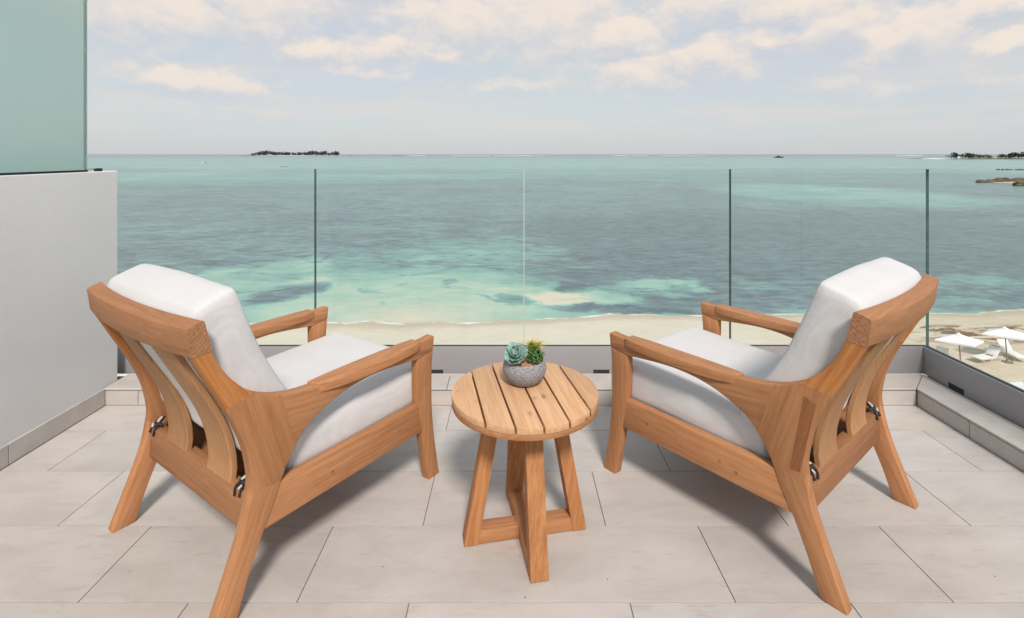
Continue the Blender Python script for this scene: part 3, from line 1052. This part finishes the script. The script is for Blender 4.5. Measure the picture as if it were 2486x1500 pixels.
flat = lambda p, q, d: (p, q, d)
cutsu = [-TR, -.1665, -.081, .0045, .090, .1755, TR]
for a, b in zip(cutsu, cutsu[1:]):
    ga = 0.0 if a == -TR else 0.0032
    gb = 0.0 if b == TR else 0.0032
    prism('board', circ(a + ga, b - gb, TR), TZ - 0.0225, TZ, W_top, tb, 0.0022, 2, frame=flat)
prism('under_ring', circ(-TR, TR, TR - 0.0006, 40), TZ - 0.0405, TZ - 0.0228, W_tbar, tb, 0.0025, 2, frame=flat)
LZ = TZ - 0.0408
for ang, bz in ((0, .0020), (90, .0022), (180, .0020), (270, .0022)):
    rot = Matrix.Rotation(R(ang), 3, 'Z')
    pts = [(.167, bz), (.216, bz), (.131, LZ), (.084, LZ)]
    prism('leg', pts, -.0295, .0295, W_tleg, tb, 0.0025, 2, frame=lambda p, q, d, r=rot: tuple(r @ Vector((p, d, q))))
box('floor_bar', (-.170, -.0265, .0026), (.170, .0265, .0480), W_tbar, tb, 0.002, 2)
for s in (1, -1):
    box('floor_bar', (-.0272, min(s * .0268, s * .172), .0030), (.0272, max(s * .0268, s * .172), .0500), W_tbar2, tb, 0.002, 2)
box('floor_bar', (-.0270, -.0267, .0485), (.0270, .0267, .0501), W_tbar2, tb, 0.0005, 1)

# ------------------------------------------------------------------ potted succulents
pot = empty('succulent_planter', (0.045, 1.856, TZ))
tag(pot, 'round grey textured bowl of mixed succulents on the slatted side table', 'planter')


def pot_mat():
    m, t, p = material('ribbed_grey_ceramic')
    oc = t.node('ShaderNodeTexCoord').outputs['Object']
    x, y, z = t.sep(oc)
    a = t.math('ARCTAN2', x, y)
    v = t.combine(t.math('MULTIPLY', a, 13.0), t.math('MULTIPLY', z, 560.0), 0)
    f = t.noise(v, 1.0, 4, 0.7, 0.4)
    f2 = t.noise(oc, 420, 3, 0.7)
    s = t.math('ADD', t.math('MULTIPLY', f, 0.55), t.math('MULTIPLY', f2, 0.45))
    c = t.ramp(s, [(0.40, (0.075, 0.075, 0.09)), (0.50, (0.21, 0.205, 0.22)), (0.60, (0.56, 0.54, 0.55))])
    t.put(p.inputs['Base Color'], c)
    p.inputs['Roughness'].default_value = 0.85
    t.put(p.inputs['Normal'], t.bump(s, 0.6, 0.002))
    return m


bm = bmesh.new()
lathe(bm, [(0, .0012), (.040, .0012), (.048, .004), (.062, .016), (.073, .033), (.0785, .050), (.0775, .064), (.073, .076), (.0695, .082), (.0675, .0835), (.0655, .081), (.066, .074), (.064, .066), (0, .062)], 64)
bowl = finish('bowl', bm, pot_mat(), pot, 60)
bm = bmesh.new()
rng = random.Random(3)
lathe(bm, [(.0655, .070), (.05, .073), (.03, .0745), (0, .075)], 40)
for v in bm.verts: v.co.z += rng.uniform(-.0015, .0015)
for i in range(220):
    a, r_ = rng.uniform(0, 6.283), .062 * math.sqrt(rng.random())
    c = Vector((r_ * math.cos(a), r_ * math.sin(a), .0745 - .004 * (r_ / .062) ** 2))
    s = rng.uniform(.0015, .0032)
    mm = Matrix.Translation(c) @ Matrix.Rotation(rng.uniform(0, 6), 4, Vector((rng.random(), rng.random(), 1)))
    bmesh.ops.create_icosphere(bm, subdivisions=1, radius=s, matrix=mm)
tag(finish('gravel', bm, principled('tan_gravel', (0.42, 0.24, 0.14, 1), 0.9, var=0.5, vscale=160), pot), kind='stuff')


def leaf_mat(name, stops, axis_len, rough=0.5, edge=None):
    """Colour runs from leaf base to tip (object z of the leaf)."""
    m, t, p = material(name)
    uv = t.node('ShaderNodeAttribute', attribute_name='along')
    f = uv.outputs['Fac']
    oc = t.node('ShaderNodeTexCoord').outputs['Object']
    c = t.ramp(t.math('ADD', f, t.math('MULTIPLY', t.math('SUBTRACT', t.noise(oc, 120, 3), 0.5), 0.18)), stops)
    t.put(p.inputs['Base Color'], c)
    p.inputs['Roughness'].default_value = rough
    p.inputs['Specular IOR Level'].default_value = 0.3
    p.inputs['Subsurface Weight'].default_value = 0.0
    return m


ROS = leaf_mat('blue_green_succulent', [(0.0, (0.10, 0.21, 0.15)), (0.35, (0.19, 0.33, 0.27)), (0.8, (0.27, 0.42, 0.37)), (0.97, (0.46, 0.60, 0.55))], 1)
SPK = leaf_mat('yellow_tipped_spikes', [(0.0, (0.03, 0.10, 0.02)), (0.3, (0.10, 0.27, 0.03)), (0.52, (0.46, 0.48, 0.08)), (0.78, (0.74, 0.48, 0.12)), (1.0, (0.66, 0.28, 0.12))], 1)
BEAD = leaf_mat('dark_green_beads', [(0.0, (0.02, 0.055, 0.018)), (0.6, (0.045, 0.12, 0.03)), (1.0, (0.11, 0.21, 0.065))], 1, 0.4)
DKS = leaf_mat('dark_spiky_leaf', [(0.0, (0.03, 0.075, 0.04)), (0.7, (0.06, 0.15, 0.08)), (1.0, (0.14, 0.22, 0.12))], 1)


def set_along(me, vals):
    at = me.attributes.new('along', 'FLOAT', 'POINT')
    at.data.foreach_set('value', vals)


def rosette_leaf(L, W, cup, thick):
    """One cupped fleshy leaf along +y from the origin, its upper face towards +z."""
    bm = bmesh.new()
    ny, nx = 8, 6
    top, botm, al = [], [], []
    for j in range(ny + 1):
        t = j / ny
        w = W * (math.sin(math.pi * min(1, t * 0.62 + 0.06)) ** 0.8) * (1 if t < 0.8 else math.sqrt(max(0.0, 1 - ((t - 0.8) / 0.205) ** 2)))
        rt, rb = [], []
        for i in range(nx + 1):
            s = 2 * i / nx - 1
            z = cup * (t ** 2) * L + cup * 0.5 * W * s * s * (0.4 + t)
            th = thick * (1 - s * s) * (1 - 0.75 * t)
            rt.append(bm.verts.new((s * w, t * L, z)))
            rb.append(bm.verts.new((s * w * 0.97, t * L * 0.99, z - th - 0.0006)))
        top.append(rt)
        botm.append(rb)
    for j in range(ny):
        for i in range(nx):
            bm.faces.new((top[j][i], top[j][i + 1], top[j + 1][i + 1], top[j + 1][i]))
            bm.faces.new((botm[j][i], botm[j + 1][i], botm[j + 1][i + 1], botm[j][i + 1]))
    for j in range(ny):
        bm.faces.new((top[j][0], top[j + 1][0], botm[j + 1][0], botm[j][0]))
        bm.faces.new((top[j][nx], botm[j][nx], botm[j + 1][nx], top[j + 1][nx]))
    for i in range(nx):
        bm.faces.new((top[0][i], botm[0][i], botm[0][i + 1], top[0][i + 1]))
        bm.faces.new((top[ny][i], top[ny][i + 1], botm[ny][i + 1], botm[ny][i]))
    bmesh.ops.recalc_face_normals(bm, faces=bm.faces[:])
    me = D.meshes.new('leaf')
    al = []
    for v in bm.verts:
        t = v.co.y / L
        al.append(min(1, max(t, 0) ** 1.1 * 0.85 + 0.15 * (abs(v.co.x) / W) ** 2))
    bm.to_mesh(me)
    bm.free()
    set_along(me, al)
    me.materials.append(ROS)
    me.polygons.foreach_set('use_smooth', [True] * len(me.polygons))
    return me


# grey-green rosette, tipped towards the viewer's left
bm = bmesh.new()
tube(bm, [(0, 0, -.035), (0, 0, -.004)], [.007, .006], 8)
ros = finish('rosette', bm, DKS, pot)
ros.location = (-.028, -.030, .105)
ros.rotation_euler = (R(34), R(-14), 0)
big, mid, small = rosette_leaf(.046, .0185, 0.26, .004), rosette_leaf(.035, .0155, 0.42, .0035), rosette_leaf(.022, .0105, 0.75, .003)
rng = random.Random(11)
for i in range(26):
    f = i / 25
    me = big if i < 11 else (mid if i < 19 else small)
    o = link(D.objects.new('leaf', me), ros)
    a = i * 2.39996
    tilt = 6 + 66 * f ** 1.3
    o.rotation_euler = (Matrix.Rotation(a, 4, 'Z') @ Matrix.Rotation(R(tilt + rng.uniform(-4, 4)), 4, 'X')).to_euler()
    o.location = (0, 0, -.004 + .012 * f)
    o.scale = (rng.uniform(.93, 1.07),) * 3


def blades(name, base, n, L, spread, w, mat, rng, curve=0.25, up=0.4):
    bm = bmesh.new()
    al = []
    for i in range(n):
        a, e = rng.uniform(0, 6.283), rng.uniform(up, 1.0)
        d = Vector((math.cos(a) * (1 - e * e) ** .5, math.sin(a) * (1 - e * e) ** .5, e))
        o = Vector(base) + Vector((rng.gauss(0, spread), rng.gauss(0, spread), rng.uniform(-.4, .6) * spread))
        side = d.cross(Vector((0, 0, 1))).normalized() if abs(d.z) < .99 else Vector((1, 0, 0))
        nrm = side.cross(d).normalized()
        l = L * rng.uniform(.65, 1.1)
        prev = None
        for k in range(5):
            t = k / 4
            c = o + d * l * t + (Vector((d.x, d.y, -0.2)) * curve * l * t * t)
            ww = w * (1 - t) ** .8 + .0001
            ring = [bm.verts.new(c + side * ww), bm.verts.new(c + nrm * ww * .5), bm.verts.new(c - side * ww), bm.verts.new(c - nrm * ww * .5)]
            al += [t] * 4
            if prev:
                for q in range(4):
                    bm.faces.new((prev[q], prev[(q + 1) % 4], ring[(q + 1) % 4], ring[q]))
            prev = ring
    o = finish(name, bm, mat, pot, 60)
    set_along(o.data, al)
    return o


rng = random.Random(21)
tag(blades('spiky_foliage', (.030, .006, .112), 70, .040, .008, .0021, SPK, rng, .3, .35), kind='stuff')
for bx, by, bz, s in ((.024, .002, .132, 1), (.046, .012, .126, 1), (.036, -.006, .128, .8)):
    tag(blades('spiky_tuft', (bx, by, bz), 18, .042 * s, .003, .0020, SPK, rng, .25, .45), kind='stuff')
for bx, by in ((-.022, .030), (-.036, .026), (-.008, .030)):
    tag(blades('dark_tuft', (bx, by, .092), 18, .042, .003, .0028, DKS, rng, .12, .6), kind='stuff')
bm = bmesh.new()
al = []
rng = random.Random(5)
for i in range(230):
    a, e = rng.uniform(0, 6.283), rng.uniform(-.55, 1)
    d = Vector((math.cos(a) * math.sqrt(max(0, 1 - e * e)), math.sin(a) * math.sqrt(max(0, 1 - e * e)), e))
    c = Vector((.036, -.012, .098)) + Vector((d.x * .027, d.y * .025, d.z * .030)) * rng.uniform(.72, 1.05)
    q = d.to_track_quat('Z', 'Y').to_matrix().to_4x4()
    mm = Matrix.Translation(c) @ q @ Matrix.Diagonal((1, 1, 1.7, 1))
    r_ = rng.uniform(.0026, .0040)
    ret = bmesh.ops.create_icosphere(bm, subdivisions=1, radius=r_, matrix=mm)
    for v in ret['verts']:
        al.append((v.co - c).dot(d) / (r_ * 3.4) + .5)
o = finish('bead_foliage', bm, BEAD, pot, 180)
set_along(o.data, al)
tag(o, kind='stuff')
tag(blades('bead_leaf_tips', (.056, -.008, .104), 26, .017, .005, .0018, BEAD, rng, .2, .0), kind='stuff')

# ------------------------------------------------------------------ crumbs on the tiles
bm = bmesh.new()
rng = random.Random(8)
for i in range(26):
    x, y = rng.uniform(-2.0, 2.0), rng.uniform(1.45, 2.66)
    if i < 6: x, y = rng.uniform(-.1, .5), rng.uniform(1.5, 1.8)
    s = rng.uniform(.0008, .0020)
    bmesh.ops.create_icosphere(bm, subdivisions=1, radius=s, matrix=Matrix.Translation((x, y, s * .45)) @ Matrix.Diagonal((1.5, 1, .6, 1)))
tag(finish('grit', bm, principled('dark_grit', (0.07, 0.06, 0.05, 1), 0.9)), kind='stuff')

# ------------------------------------------------------------------ beach umbrellas, loungers
CANVAS = principled('white_canvas', (0.80, 0.80, 0.80, 1), 0.8, 0.2)
POLE = principled('grey_pole', (0.22, 0.19, 0.16, 1), 0.5)
SLING = principled('white_sling', (0.76, 0.75, 0.72, 1), 0.8, 0.2)
TUBE = principled('pale_frame', (0.62, 0.60, 0.56, 1), 0.4)
TOWEL = principled('red_towel', (0.42, 0.035, 0.04, 1), 0.9, 0.1)


def make_umbrella():
    root = empty('beach_umbrella')
    bm = bmesh.new()
    tube(bm, [(0, 0, 0), (0, 0, 2.10)], .032, 10)
    finish('pole', bm, POLE, root)
    bm = bmesh.new()
    # square canopy: four hips, edges bowed a little inwards
    half, h0, h1, nseg = 0.93, 1.74, 2.12, 6
    edge = []
    cor = [(-half, -half), (half, -half), (half, half), (-half, half)]
    for k in range(4):
        (xa, ya), (xb, yb) = cor[k], cor[(k + 1) % 4]
        for i in range(nseg):
            t = i / nseg
            pull = 1 - .07 * math.sin(math.pi * t)
            edge.append(((xa + (xb - xa) * t) * pull, (ya + (yb - ya) * t) * pull))
    N = len(edge)
    rings = [[bm.verts.new((x * f, y * f, h1 - (h1 - h0) * f ** .9 - .02 * math.sin(math.pi * (i % nseg) / nseg) * f)) for i, (x, y) in enumerate(edge)] for f in (.3, .65, 1.0)]
    rings.append([bm.verts.new((v.co.x * 1.004, v.co.y * 1.004, v.co.z - .09)) for v in rings[-1]])
    rings += [[bm.verts.new((v.co.x * .99, v.co.y * .99, v.co.z - (.0 if r_ is rings[-1] else .02))) for v in r_] for r_ in rings[::-1]]
    apex, under = bm.verts.new((0, 0, h1)), bm.verts.new((0, 0, h1 - .02))
    for k in range(N):
        bm.faces.new((apex, rings[0][k], rings[0][(k + 1) % N]))
        bm.faces.new((under, rings[-1][(k + 1) % N], rings[-1][k]))
        for p_, q_ in zip(rings, rings[1:]):
            bm.faces.new((p_[k], q_[k], q_[(k + 1) % N], p_[(k + 1) % N]))
    can = finish('canopy', bm, CANVAS, root, 25)
    bm = bmesh.new()
    lathe(bm, [(0, 2.20), (.04, 2.19), (.05, 2.15), (.17, 2.085), (.18, 2.07), (0, 2.10)], 12)
    finish('cap', bm, CANVAS, root)
    for cx_, cy_ in cor:
        bm = bmesh.new()
        tube(bm, [(0.03 * cx_, 0.03 * cy_, 2.05), (.97 * cx_, .97 * cy_, 1.70)], .012, 4)
        finish('rib', bm, POLE, can)
    bm = bmesh.new()
    lathe(bm, [(0, .001), (.30, .001), (.30, .05), (.08, .07), (.06, .16), (0, .16)], 16)
    finish('base', bm, POLE, root)
    return root


U = [(27.1, 31.1, -.95, 'white beach umbrella nearest the balcony corner, behind the right armchair'),
     (30.95, 32.2, -.92, 'white beach umbrella standing over the lounger with the red towel'),
     (24.9, 24.6, .1, 'white beach umbrella top cut off by the right edge beyond the grey channel'),
     (12.1, 31.9, .2, 'white beach umbrella top peeping over the right armchair seat'),
     (-7.5, 28.0, .5, 'white beach umbrella tip just above the grey channel behind the left armchair')]
proto = make_umbrella()
for i, (x, y, a, lab) in enumerate(U):
    o = proto if i == 0 else copy_tree(proto)
    o.location = (x, y, sand_h(x, y) - .01)
    o.rotation_euler = (R(-3), R(-4), a)
    tag(o, lab, 'umbrella', 'white beach umbrellas')


def make_lounger():
    root = empty('sun_lounger')
    bm = bmesh.new()
    for s in (1, -1):
        tube(bm, [(s * .33, -.95, .30), (s * .33, .95, .30)], .02, 6)
    for y in (-.95, .3, .95): tube(bm, [(-.33, y, .30), (.33, y, .30)], .018, 6)
    finish('frame', bm, TUBE, root)
    for x in (-.31, .31):
        for y in (-.75, .7):
            bm = bmesh.new()
            tube(bm, [(x, y, 0), (x, y, .30)], .018, 6)
            finish('leg', bm, TUBE, root)
    box('seat_sling', (-.31, -.94, .318), (.31, .30, .36), SLING, root, .015, 2)
    prism('back_rest', [(.30, .31), (.34, .30), (.82, .86), (.78, .885)], -.31, .31, SLING, root, .01, 2)
    for x in (-.29, .29):
        bm = bmesh.new()
        tube(bm, [(x, .66, .68), (x, .9, .30)], .012, 6)
        finish('strut', bm, TUBE, root)
    return root


lp = make_lounger()
LG = [(29.75, 32.3, -1.30, 'white sun lounger left of the umbrella pole with a red towel on it'),
      (31.95, 33.0, -.19, 'white sun lounger with raised back right of the umbrella pole'),
      (26.45, 31.9, -.9, 'white sun lounger half hidden behind the grey channel under the nearest umbrella')]
lounge = []
for i, (x, y, a, lab) in enumerate(LG):
    o = lp if i == 0 else copy_tree(lp)
    o.location = (x, y, sand_h(x, y))
    o.rotation_euler = (0, 0, a)
    tag(o, lab, 'lounger', 'white sun loungers on the sand')
    lounge.append(o)
bm = bmesh.new()
prev = None
for k, (y, z) in enumerate(spline([(.16, .365), (.30, .372), (.36, .36), (.56, .60), (.76, .84), (.80, .905), (.83, .88), (.80, .80)], 3)):
    row = [bm.verts.new((x, y, z + .012 * math.sin(k * 1.7 + x * 20))) for x in (-.2, -.1, 0, .1, .2)]
    if prev:
        for q in range(4): bm.faces.new((prev[q], prev[q + 1], row[q + 1], row[q]))
    prev = row
bmesh.ops.solidify(bm, geom=bm.faces[:], thickness=.012)
tw = finish('towel', bm, TOWEL, None, 60)
tw.location = lounge[0].location
tw.rotation_euler = lounge[0].rotation_euler
tag(tw, 'red towel draped over the back of a white beach lounger', 'towel')

# ------------------------------------------------------------------ islands, trees, boats
LEAFM = principled('casuarina_green', (0.045, 0.062, 0.048, 1), 0.8, 0.1, var=0.35, vscale=0.3)
BARK = principled('grey_bark', (0.10, 0.085, 0.07, 1), 0.9)
ROCK = principled('shore_rock', (0.13, 0.10, 0.075, 1), 0.95, 0.1, var=0.5, vscale=0.5)
SCRUB = principled('scrub', (0.10, 0.095, 0.04, 1), 0.9, 0.1, var=0.4, vscale=0.6)
PALE_SAND = principled('pale_sand', (0.62, 0.58, 0.50, 1), 0.9, 0.1)
TANSAND = principled('tan_sand', (0.52, 0.42, 0.29, 1), 0.9, 0.1)
SURF = principled('surf_foam', (0.80, 0.83, 0.83, 1), 0.8, 0.1)


def mound(name, cx, cy, a, b, h, mat, seed, n=40, rough=.25, kind='structure'):
    bm = bmesh.new()
    rings = []
    top = bm.verts.new((cx, cy, SEA_Z + h))
    for fr in (.35, .7, .9, 1.0, 1.05):
        ring = []
        for k in range(n):
            t = 2 * math.pi * k / n
            w = 1 + rough * mnoise.noise((math.cos(t) * 2 + seed, math.sin(t) * 2, fr))
            z = h * (1 - fr ** 2.5) * (1 + rough * 2 * mnoise.noise((math.cos(t) * 5 * fr, math.sin(t) * 5 * fr, seed)))
            ring.append(bm.verts.new((cx + a * fr * w * math.cos(t), cy + b * fr * w * math.sin(t), SEA_Z + (z if fr < 1 else (-.2 if fr < 1.02 else -1.5)))))
        rings.append(ring)
    for k in range(n):
        bm.faces.new((top, rings[0][k], rings[0][(k + 1) % n]))
        for p, q in zip(rings, rings[1:]):
            bm.faces.new((p[k], q[k], q[(k + 1) % n], p[(k + 1) % n]))
    return finish(name, bm, mat, None, 60)


def tree_mesh(seed, spread):
    rng = random.Random(seed)
    bm = bmesh.new()
    tube(bm, [(0, 0, -.02), (.01, 0, .3), (.03, .01, .75)], [.035, .025, .01], 5, mat=1)
    for k in range(4):
        a = rng.uniform(0, 6.28)
        tube(bm, [(0.01, 0, .3 + .1 * k), (.25 * math.cos(a) * spread, .25 * math.sin(a) * spread, .5 + .11 * k)], [.014, .005], 4, mat=1)
    lobes = [(rng.gauss(0, .17) * spread, rng.gauss(0, .17) * spread, rng.uniform(.16, .84), rng.uniform(.11, .20) * spread) for _ in range(15)]
    lobes.append((0, 0, .9, .08))
    for lx, ly, lz, lr in lobes:
        for i in range(26):
            d = Vector((rng.gauss(0, 1), rng.gauss(0, 1), rng.gauss(0, .8))).normalized() * lr * rng.uniform(.5, 1.15)
            c = Vector((lx, ly, lz)) + d
            s = rng.uniform(.045, .10)
            u = Vector((rng.gauss(0, 1), rng.gauss(0, 1), rng.gauss(0, 1))).normalized()
            w = u.orthogonal().normalized()
            f = bm.faces.new([bm.verts.new(c + u * s), bm.verts.new(c + w * s * .8), bm.verts.new(c - u * s * .8)])
    me = D.meshes.new('tree')
    bm.to_mesh(me)
    bm.free()
    me.materials.append(LEAFM)
    me.materials.append(BARK)
    return me


TM = [tree_mesh(s, sp) for s, sp in ((1, 1.0), (2, 1.4), (3, 1.8), (4, 1.2))]
rng = random.Random(17)
# far island: about 3.7 km out, left of the middle
IY = 3700.0
px = lambda u, Y: (u - 1243) / 1251 * Y
ib = empty('far_island', (px(712, IY), IY, SEA_Z))
D.objects.remove(ib)
isl = mound('island', px(705, IY), IY, 325, 60, 3.4, PALE_SAND, 2, 60, .12)
tag(isl, kind='structure')
tag(mound('reef_spit', px(610, IY), IY - 40, 70, 14, 2.2, ROCK, 5), kind='structure')
tag(mound('reef_spit', px(845, IY), IY + 60, 30, 12, 2.2, ROCK, 6), kind='structure')
tag(mound('reef_spit', px(965, 4200), 4200, 60, 14, 2.6, ROCK, 7), kind='structure')
# (pixel span of the photo turned into metres) crown heights along the island
prof = [(612, 12), (620, 15), (627, 18), (634, 22), (641, 24), (648, 25), (655, 24), (662, 20), (669, 19), (676, 21), (683, 20), (690, 22), (697, 20), (704, 17), (711, 17), (718, 16), (725, 17), (732, 17), (739, 18), (746, 22), (752, 27), (759, 28), (766, 25), (774, 17), (782, 24), (790, 23), (798, 15), (808, 21), (816, 24), (820, 16)]
for i, (u, h) in enumerate(prof):
    o = link(D.objects.new('island_tree', TM[(i * 7) % 4]))
    y = IY + rng.uniform(-25, 15)
    o.location = (px(u, y) + rng.uniform(-4, 4), y, SEA_Z + 2.0)
    hh = h * rng.uniform(1.25, 1.6)
    o.scale = (hh * rng.uniform(1.0, 1.4), hh * 1.1, hh)
    o.rotation_euler = (0, 0, rng.uniform(0, 6.28))
    lab = ('low dark tree on the left tail of the far island' if u < 630 else 'dark tree in the broad left clump of the far island' if u < 668 else 'dark tree in the thin middle row of the far island' if u < 744 else 'tall dark tree in the clump right of the far island centre' if u < 778 else 'dark tree in the right end clump of the far island')
    tag(o, lab, 'tree', 'trees on the far island: ' + lab.split(' tree ')[1])
    if i % 2 == 0:
        o2 = link(D.objects.new('island_tree', TM[(i * 5 + 1) % 4]))
        o2.location = (px(u + 3, y + 30), y + 30, SEA_Z + 2)
        h2 = hh * .8
        o2.scale = (h2 * 1.7, h2, h2)
        tag(o2, lab, 'tree', 'trees on the far island: ' + lab.split(' tree ')[1])


def hut(name, x, y, z, w, h, lab, rz=0.0):
    r_ = empty(name, (x, y, z), rz)
    tag(r_, lab, 'hut')
    box('wall', (-w / 2, -w / 3, 0), (w / 2, w / 3, h * .55), PALE_SAND, r_, 0.02, 1)
    prism('roof', [(-w * .62, h * .56), (w * .62, h * .56), (0, h)], -w * .42, w * .42, CANVAS, r_, 0.0, 1, frame=lambda p, q, d: (p, d, q))
    box('door', (-w * .1, -w / 3 - .05, 0), (w * .1, -w / 3 - .01, h * .4), BARK, r_, 0.005, 1)
    return r_


hut('beach_hut', px(657, IY - 62), IY - 62, SEA_Z + 1.0, 14, 9, 'tiny white hut among the trees of the far island')
# headland at the right edge, about 1.4 km out
HY = 1380.0
hl = mound('headland', px(2420, HY), HY, 135, 36, 2.2, SCRUB, 9, 60, .15)
tag(hl, kind='structure')
tag(mound('reef_spit', px(2250, 1500), 1500, 60, 8, 1.4, ROCK, 12), kind='structure')
tag(mound('reef_spit', px(2265, HY + 80), HY + 80, 38, 6, 1.2, SURF, 13), kind='structure')
hp = [(2309, 8), (2316, 11), (2322, 8), (2336, 8), (2343, 10), (2350, 10), (2357, 9), (2364, 8), (2371, 8), (2378, 7), (2386, 6), (2394, 7), (2402, 6), (2425, 6.5), (2433, 8), (2440, 7), (2448, 8), (2456, 10), (2464, 11), (2472, 9), (2480, 12), (2488, 12), (2496, 11)]
for i, (u, h) in enumerate(hp):
    o = link(D.objects.new('headland_tree', TM[(i * 3 + 1) % 4]))
    y = HY + rng.uniform(-14, 10)
    o.location = (px(u, y), y, SEA_Z + 1.3)
    h *= 1.6
    o.scale = (h * rng.uniform(1.0, 1.4), h, h)
    o.rotation_euler = (0, 0, rng.uniform(0, 6.28))
    lab = 'dark green tree left of the white pavilion on the right headland' if u < 2327 else 'dark green tree between the white pavilion and the gap on the headland' if u < 2415 else 'dark green tree beyond the gap at the right edge of the headland'
    tag(o, lab, 'tree', 'trees on the headland: ' + lab.split(' tree ')[1])
hut('pavilion', px(2327, HY - 30), HY - 30, SEA_Z + 1.2, 5.2, 5.6, 'small white roofed pavilion between trees on the right headland')

# rocky spits in the middle distance on the right
tag(mound('sand_spit', 258, 243, 32, 9.5, 0.7, TANSAND, 15, 50, .2), kind='structure')


def rocks(name, items, lab, mat):
    bm = bmesh.new()
    for (x, y, s, seed) in items:
        ret = bmesh.ops.create_icosphere(bm, subdivisions=2, radius=s, matrix=Matrix.Translation((x, y, SEA_Z + s * .25)) @ Matrix.Diagonal((1.4, 1, .7, 1)))
        for v in ret['verts']:
            v.co += mnoise.noise_vector(v.co * (1.1 / s) + Vector((seed, 0, 0))) * s * .45
    return tag(finish(name, bm, mat, None, 30), lab, 'rocks')


rng = random.Random(31)
it = [(222 + k * 1.6 + rng.uniform(-.8, .8), 245 + k * .35 + rng.uniform(-2, 2), rng.uniform(1.0, 2.3), k) for k in range(30)]
rocks('rock_spit', it, 'jagged brown rock spit running out from the right edge into the sea', ROCK)
it = [(215 + k * 1.2 + rng.uniform(-.6, .6), 219 + rng.uniform(-1.5, 1.5), rng.uniform(.9, 1.9), k * 2) for k in range(18)]
rocks('rock_mound', it, 'low brown rock mound below the sand strip at the right edge', SCRUB)
it = [(409 + k * 2.2, 433 + rng.uniform(-1.5, 1.5), rng.uniform(.8, 1.2), k) for k in range(14)]
rocks('reef_rocks', it, 'thin dark line of reef rocks near the right headland', ROCK)

HULL_W = principled('white_hull', (0.75, 0.75, 0.74, 1), 0.4)
HULL_D = principled('dark_hull', (0.03, 0.035, 0.04, 1), 0.5)


def boat(name, x, y, L, rz, hull_mat, lab, wake=None, cat='boat'):
    r_ = empty(name, (x, y, SEA_Z), rz)
    tag(r_, lab, cat)
    w, h = L * .16, L * .10
    bm = bmesh.new()
    st = [(-.5, .9), (-.2, 1.0), (.15, .9), (.38, .5), (.5, .02)]
    low = [[bm.verts.new((L * a, s * w * b * .7, -.1)) for s in (-1, 1)] for a, b in st]
    hi = [[bm.verts.new((L * a, s * w * b, h * (1 + .35 * max(0, a)))) for s in (-1, 1)] for a, b in st]
    for i in range(len(st) - 1):
        for s in (0, 1):
            bm.faces.new((low[i][s], low[i + 1][s], hi[i + 1][s], hi[i][s]))
        bm.faces.new((hi[i][0], hi[i][1], hi[i + 1][1], hi[i + 1][0]))
    bm.faces.new((low[0][0], low[0][1], hi[0][1], hi[0][0]))
    finish('hull', bm, hull_mat, r_, 30)
    prism('cabin', [(-L * .22, h * 1.02), (L * .14, h * 1.02), (L * .05, h * 2.1), (-L * .2, h * 2.1)], -w * .6, w * .6, hull_mat, r_, 0.0, 1, frame=lambda p, q, d: (p, d, q))
    prism('windscreen', [(L * .05, h * 1.1), (L * .15, h * 1.1), (L * .07, h * 1.9), (L * .03, h * 1.9)], -w * .62, w * .62, HULL_D, r_, 0.0, 1, frame=lambda p, q, d: (p, d, q))
    if wake:
        bm = bmesh.new()
        prevv = None
        for k in range(9):
            t = k / 8
            c = [bm.verts.new((-L * .45 - wake * t, s * (w * .8 + wake * .035 * t), .35 * (1 - t) + .05)) for s in (-1, 0, 1)]
            c[1].co.z += .25 * (1 - t)
            if prevv:
                for q in range(2): bm.faces.new((prevv[q], prevv[q + 1], c[q + 1], c[q]))
            prevv = c
        o = finish('wake', bm, SURF, None, 60)
        o.location = (x, y, SEA_Z)
        o.rotation_euler = (0, 0, rz)
        tag(o, kind='stuff')
    return r_


boat('motor_boat', px(500, 768), 768, 4.2, R(10), HULL_D, 'tiny dark motor boat on the open water left of the far island', 9)
boat('ferry', px(1891, 1880), 1880, 34, R(0), HULL_D, 'long dark boat trailing a white wake near the horizon on the right', 110)
boat('skiff', px(684, 545), 545, 2.4, R(5), HULL_D, 'small dark skiff left of the buoys just above the glass edge')
# row of little floats beside it
for k, u in enumerate((690, 694, 698)):
    bm = bmesh.new()
    lathe(bm, [(0, -.2), (.45, -.05), (.5, .2), (.2, .5), (.08, 1.2 - .3 * k), (0, 1.22 - .3 * k)], 10)
    o = finish('buoy', bm, HULL_D)
    o.location = (px(u, 545), 545, SEA_Z)
    tag(o, 'small dark mooring buoy floating beside the skiff above the glass edge', 'buoy', 'mooring buoys')
# lines of surf on the outer reef
bm = bmesh.new()
rng = random.Random(77)
for i in range(60):
    u = rng.choice([rng.uniform(985, 1320), rng.uniform(985, 1320), rng.uniform(1480, 1720), rng.uniform(2190, 2230)])
    Y = rng.uniform(3900, 4300)
    x, L = px(u, Y), rng.uniform(15, 70)
    add_box(bm, (x - L, Y - 3, SEA_Z - .2), (x + L, Y + 3, SEA_Z + rng.uniform(.5, 1.6)))
tag(finish('surf', bm, SURF, None, None), kind='stuff')
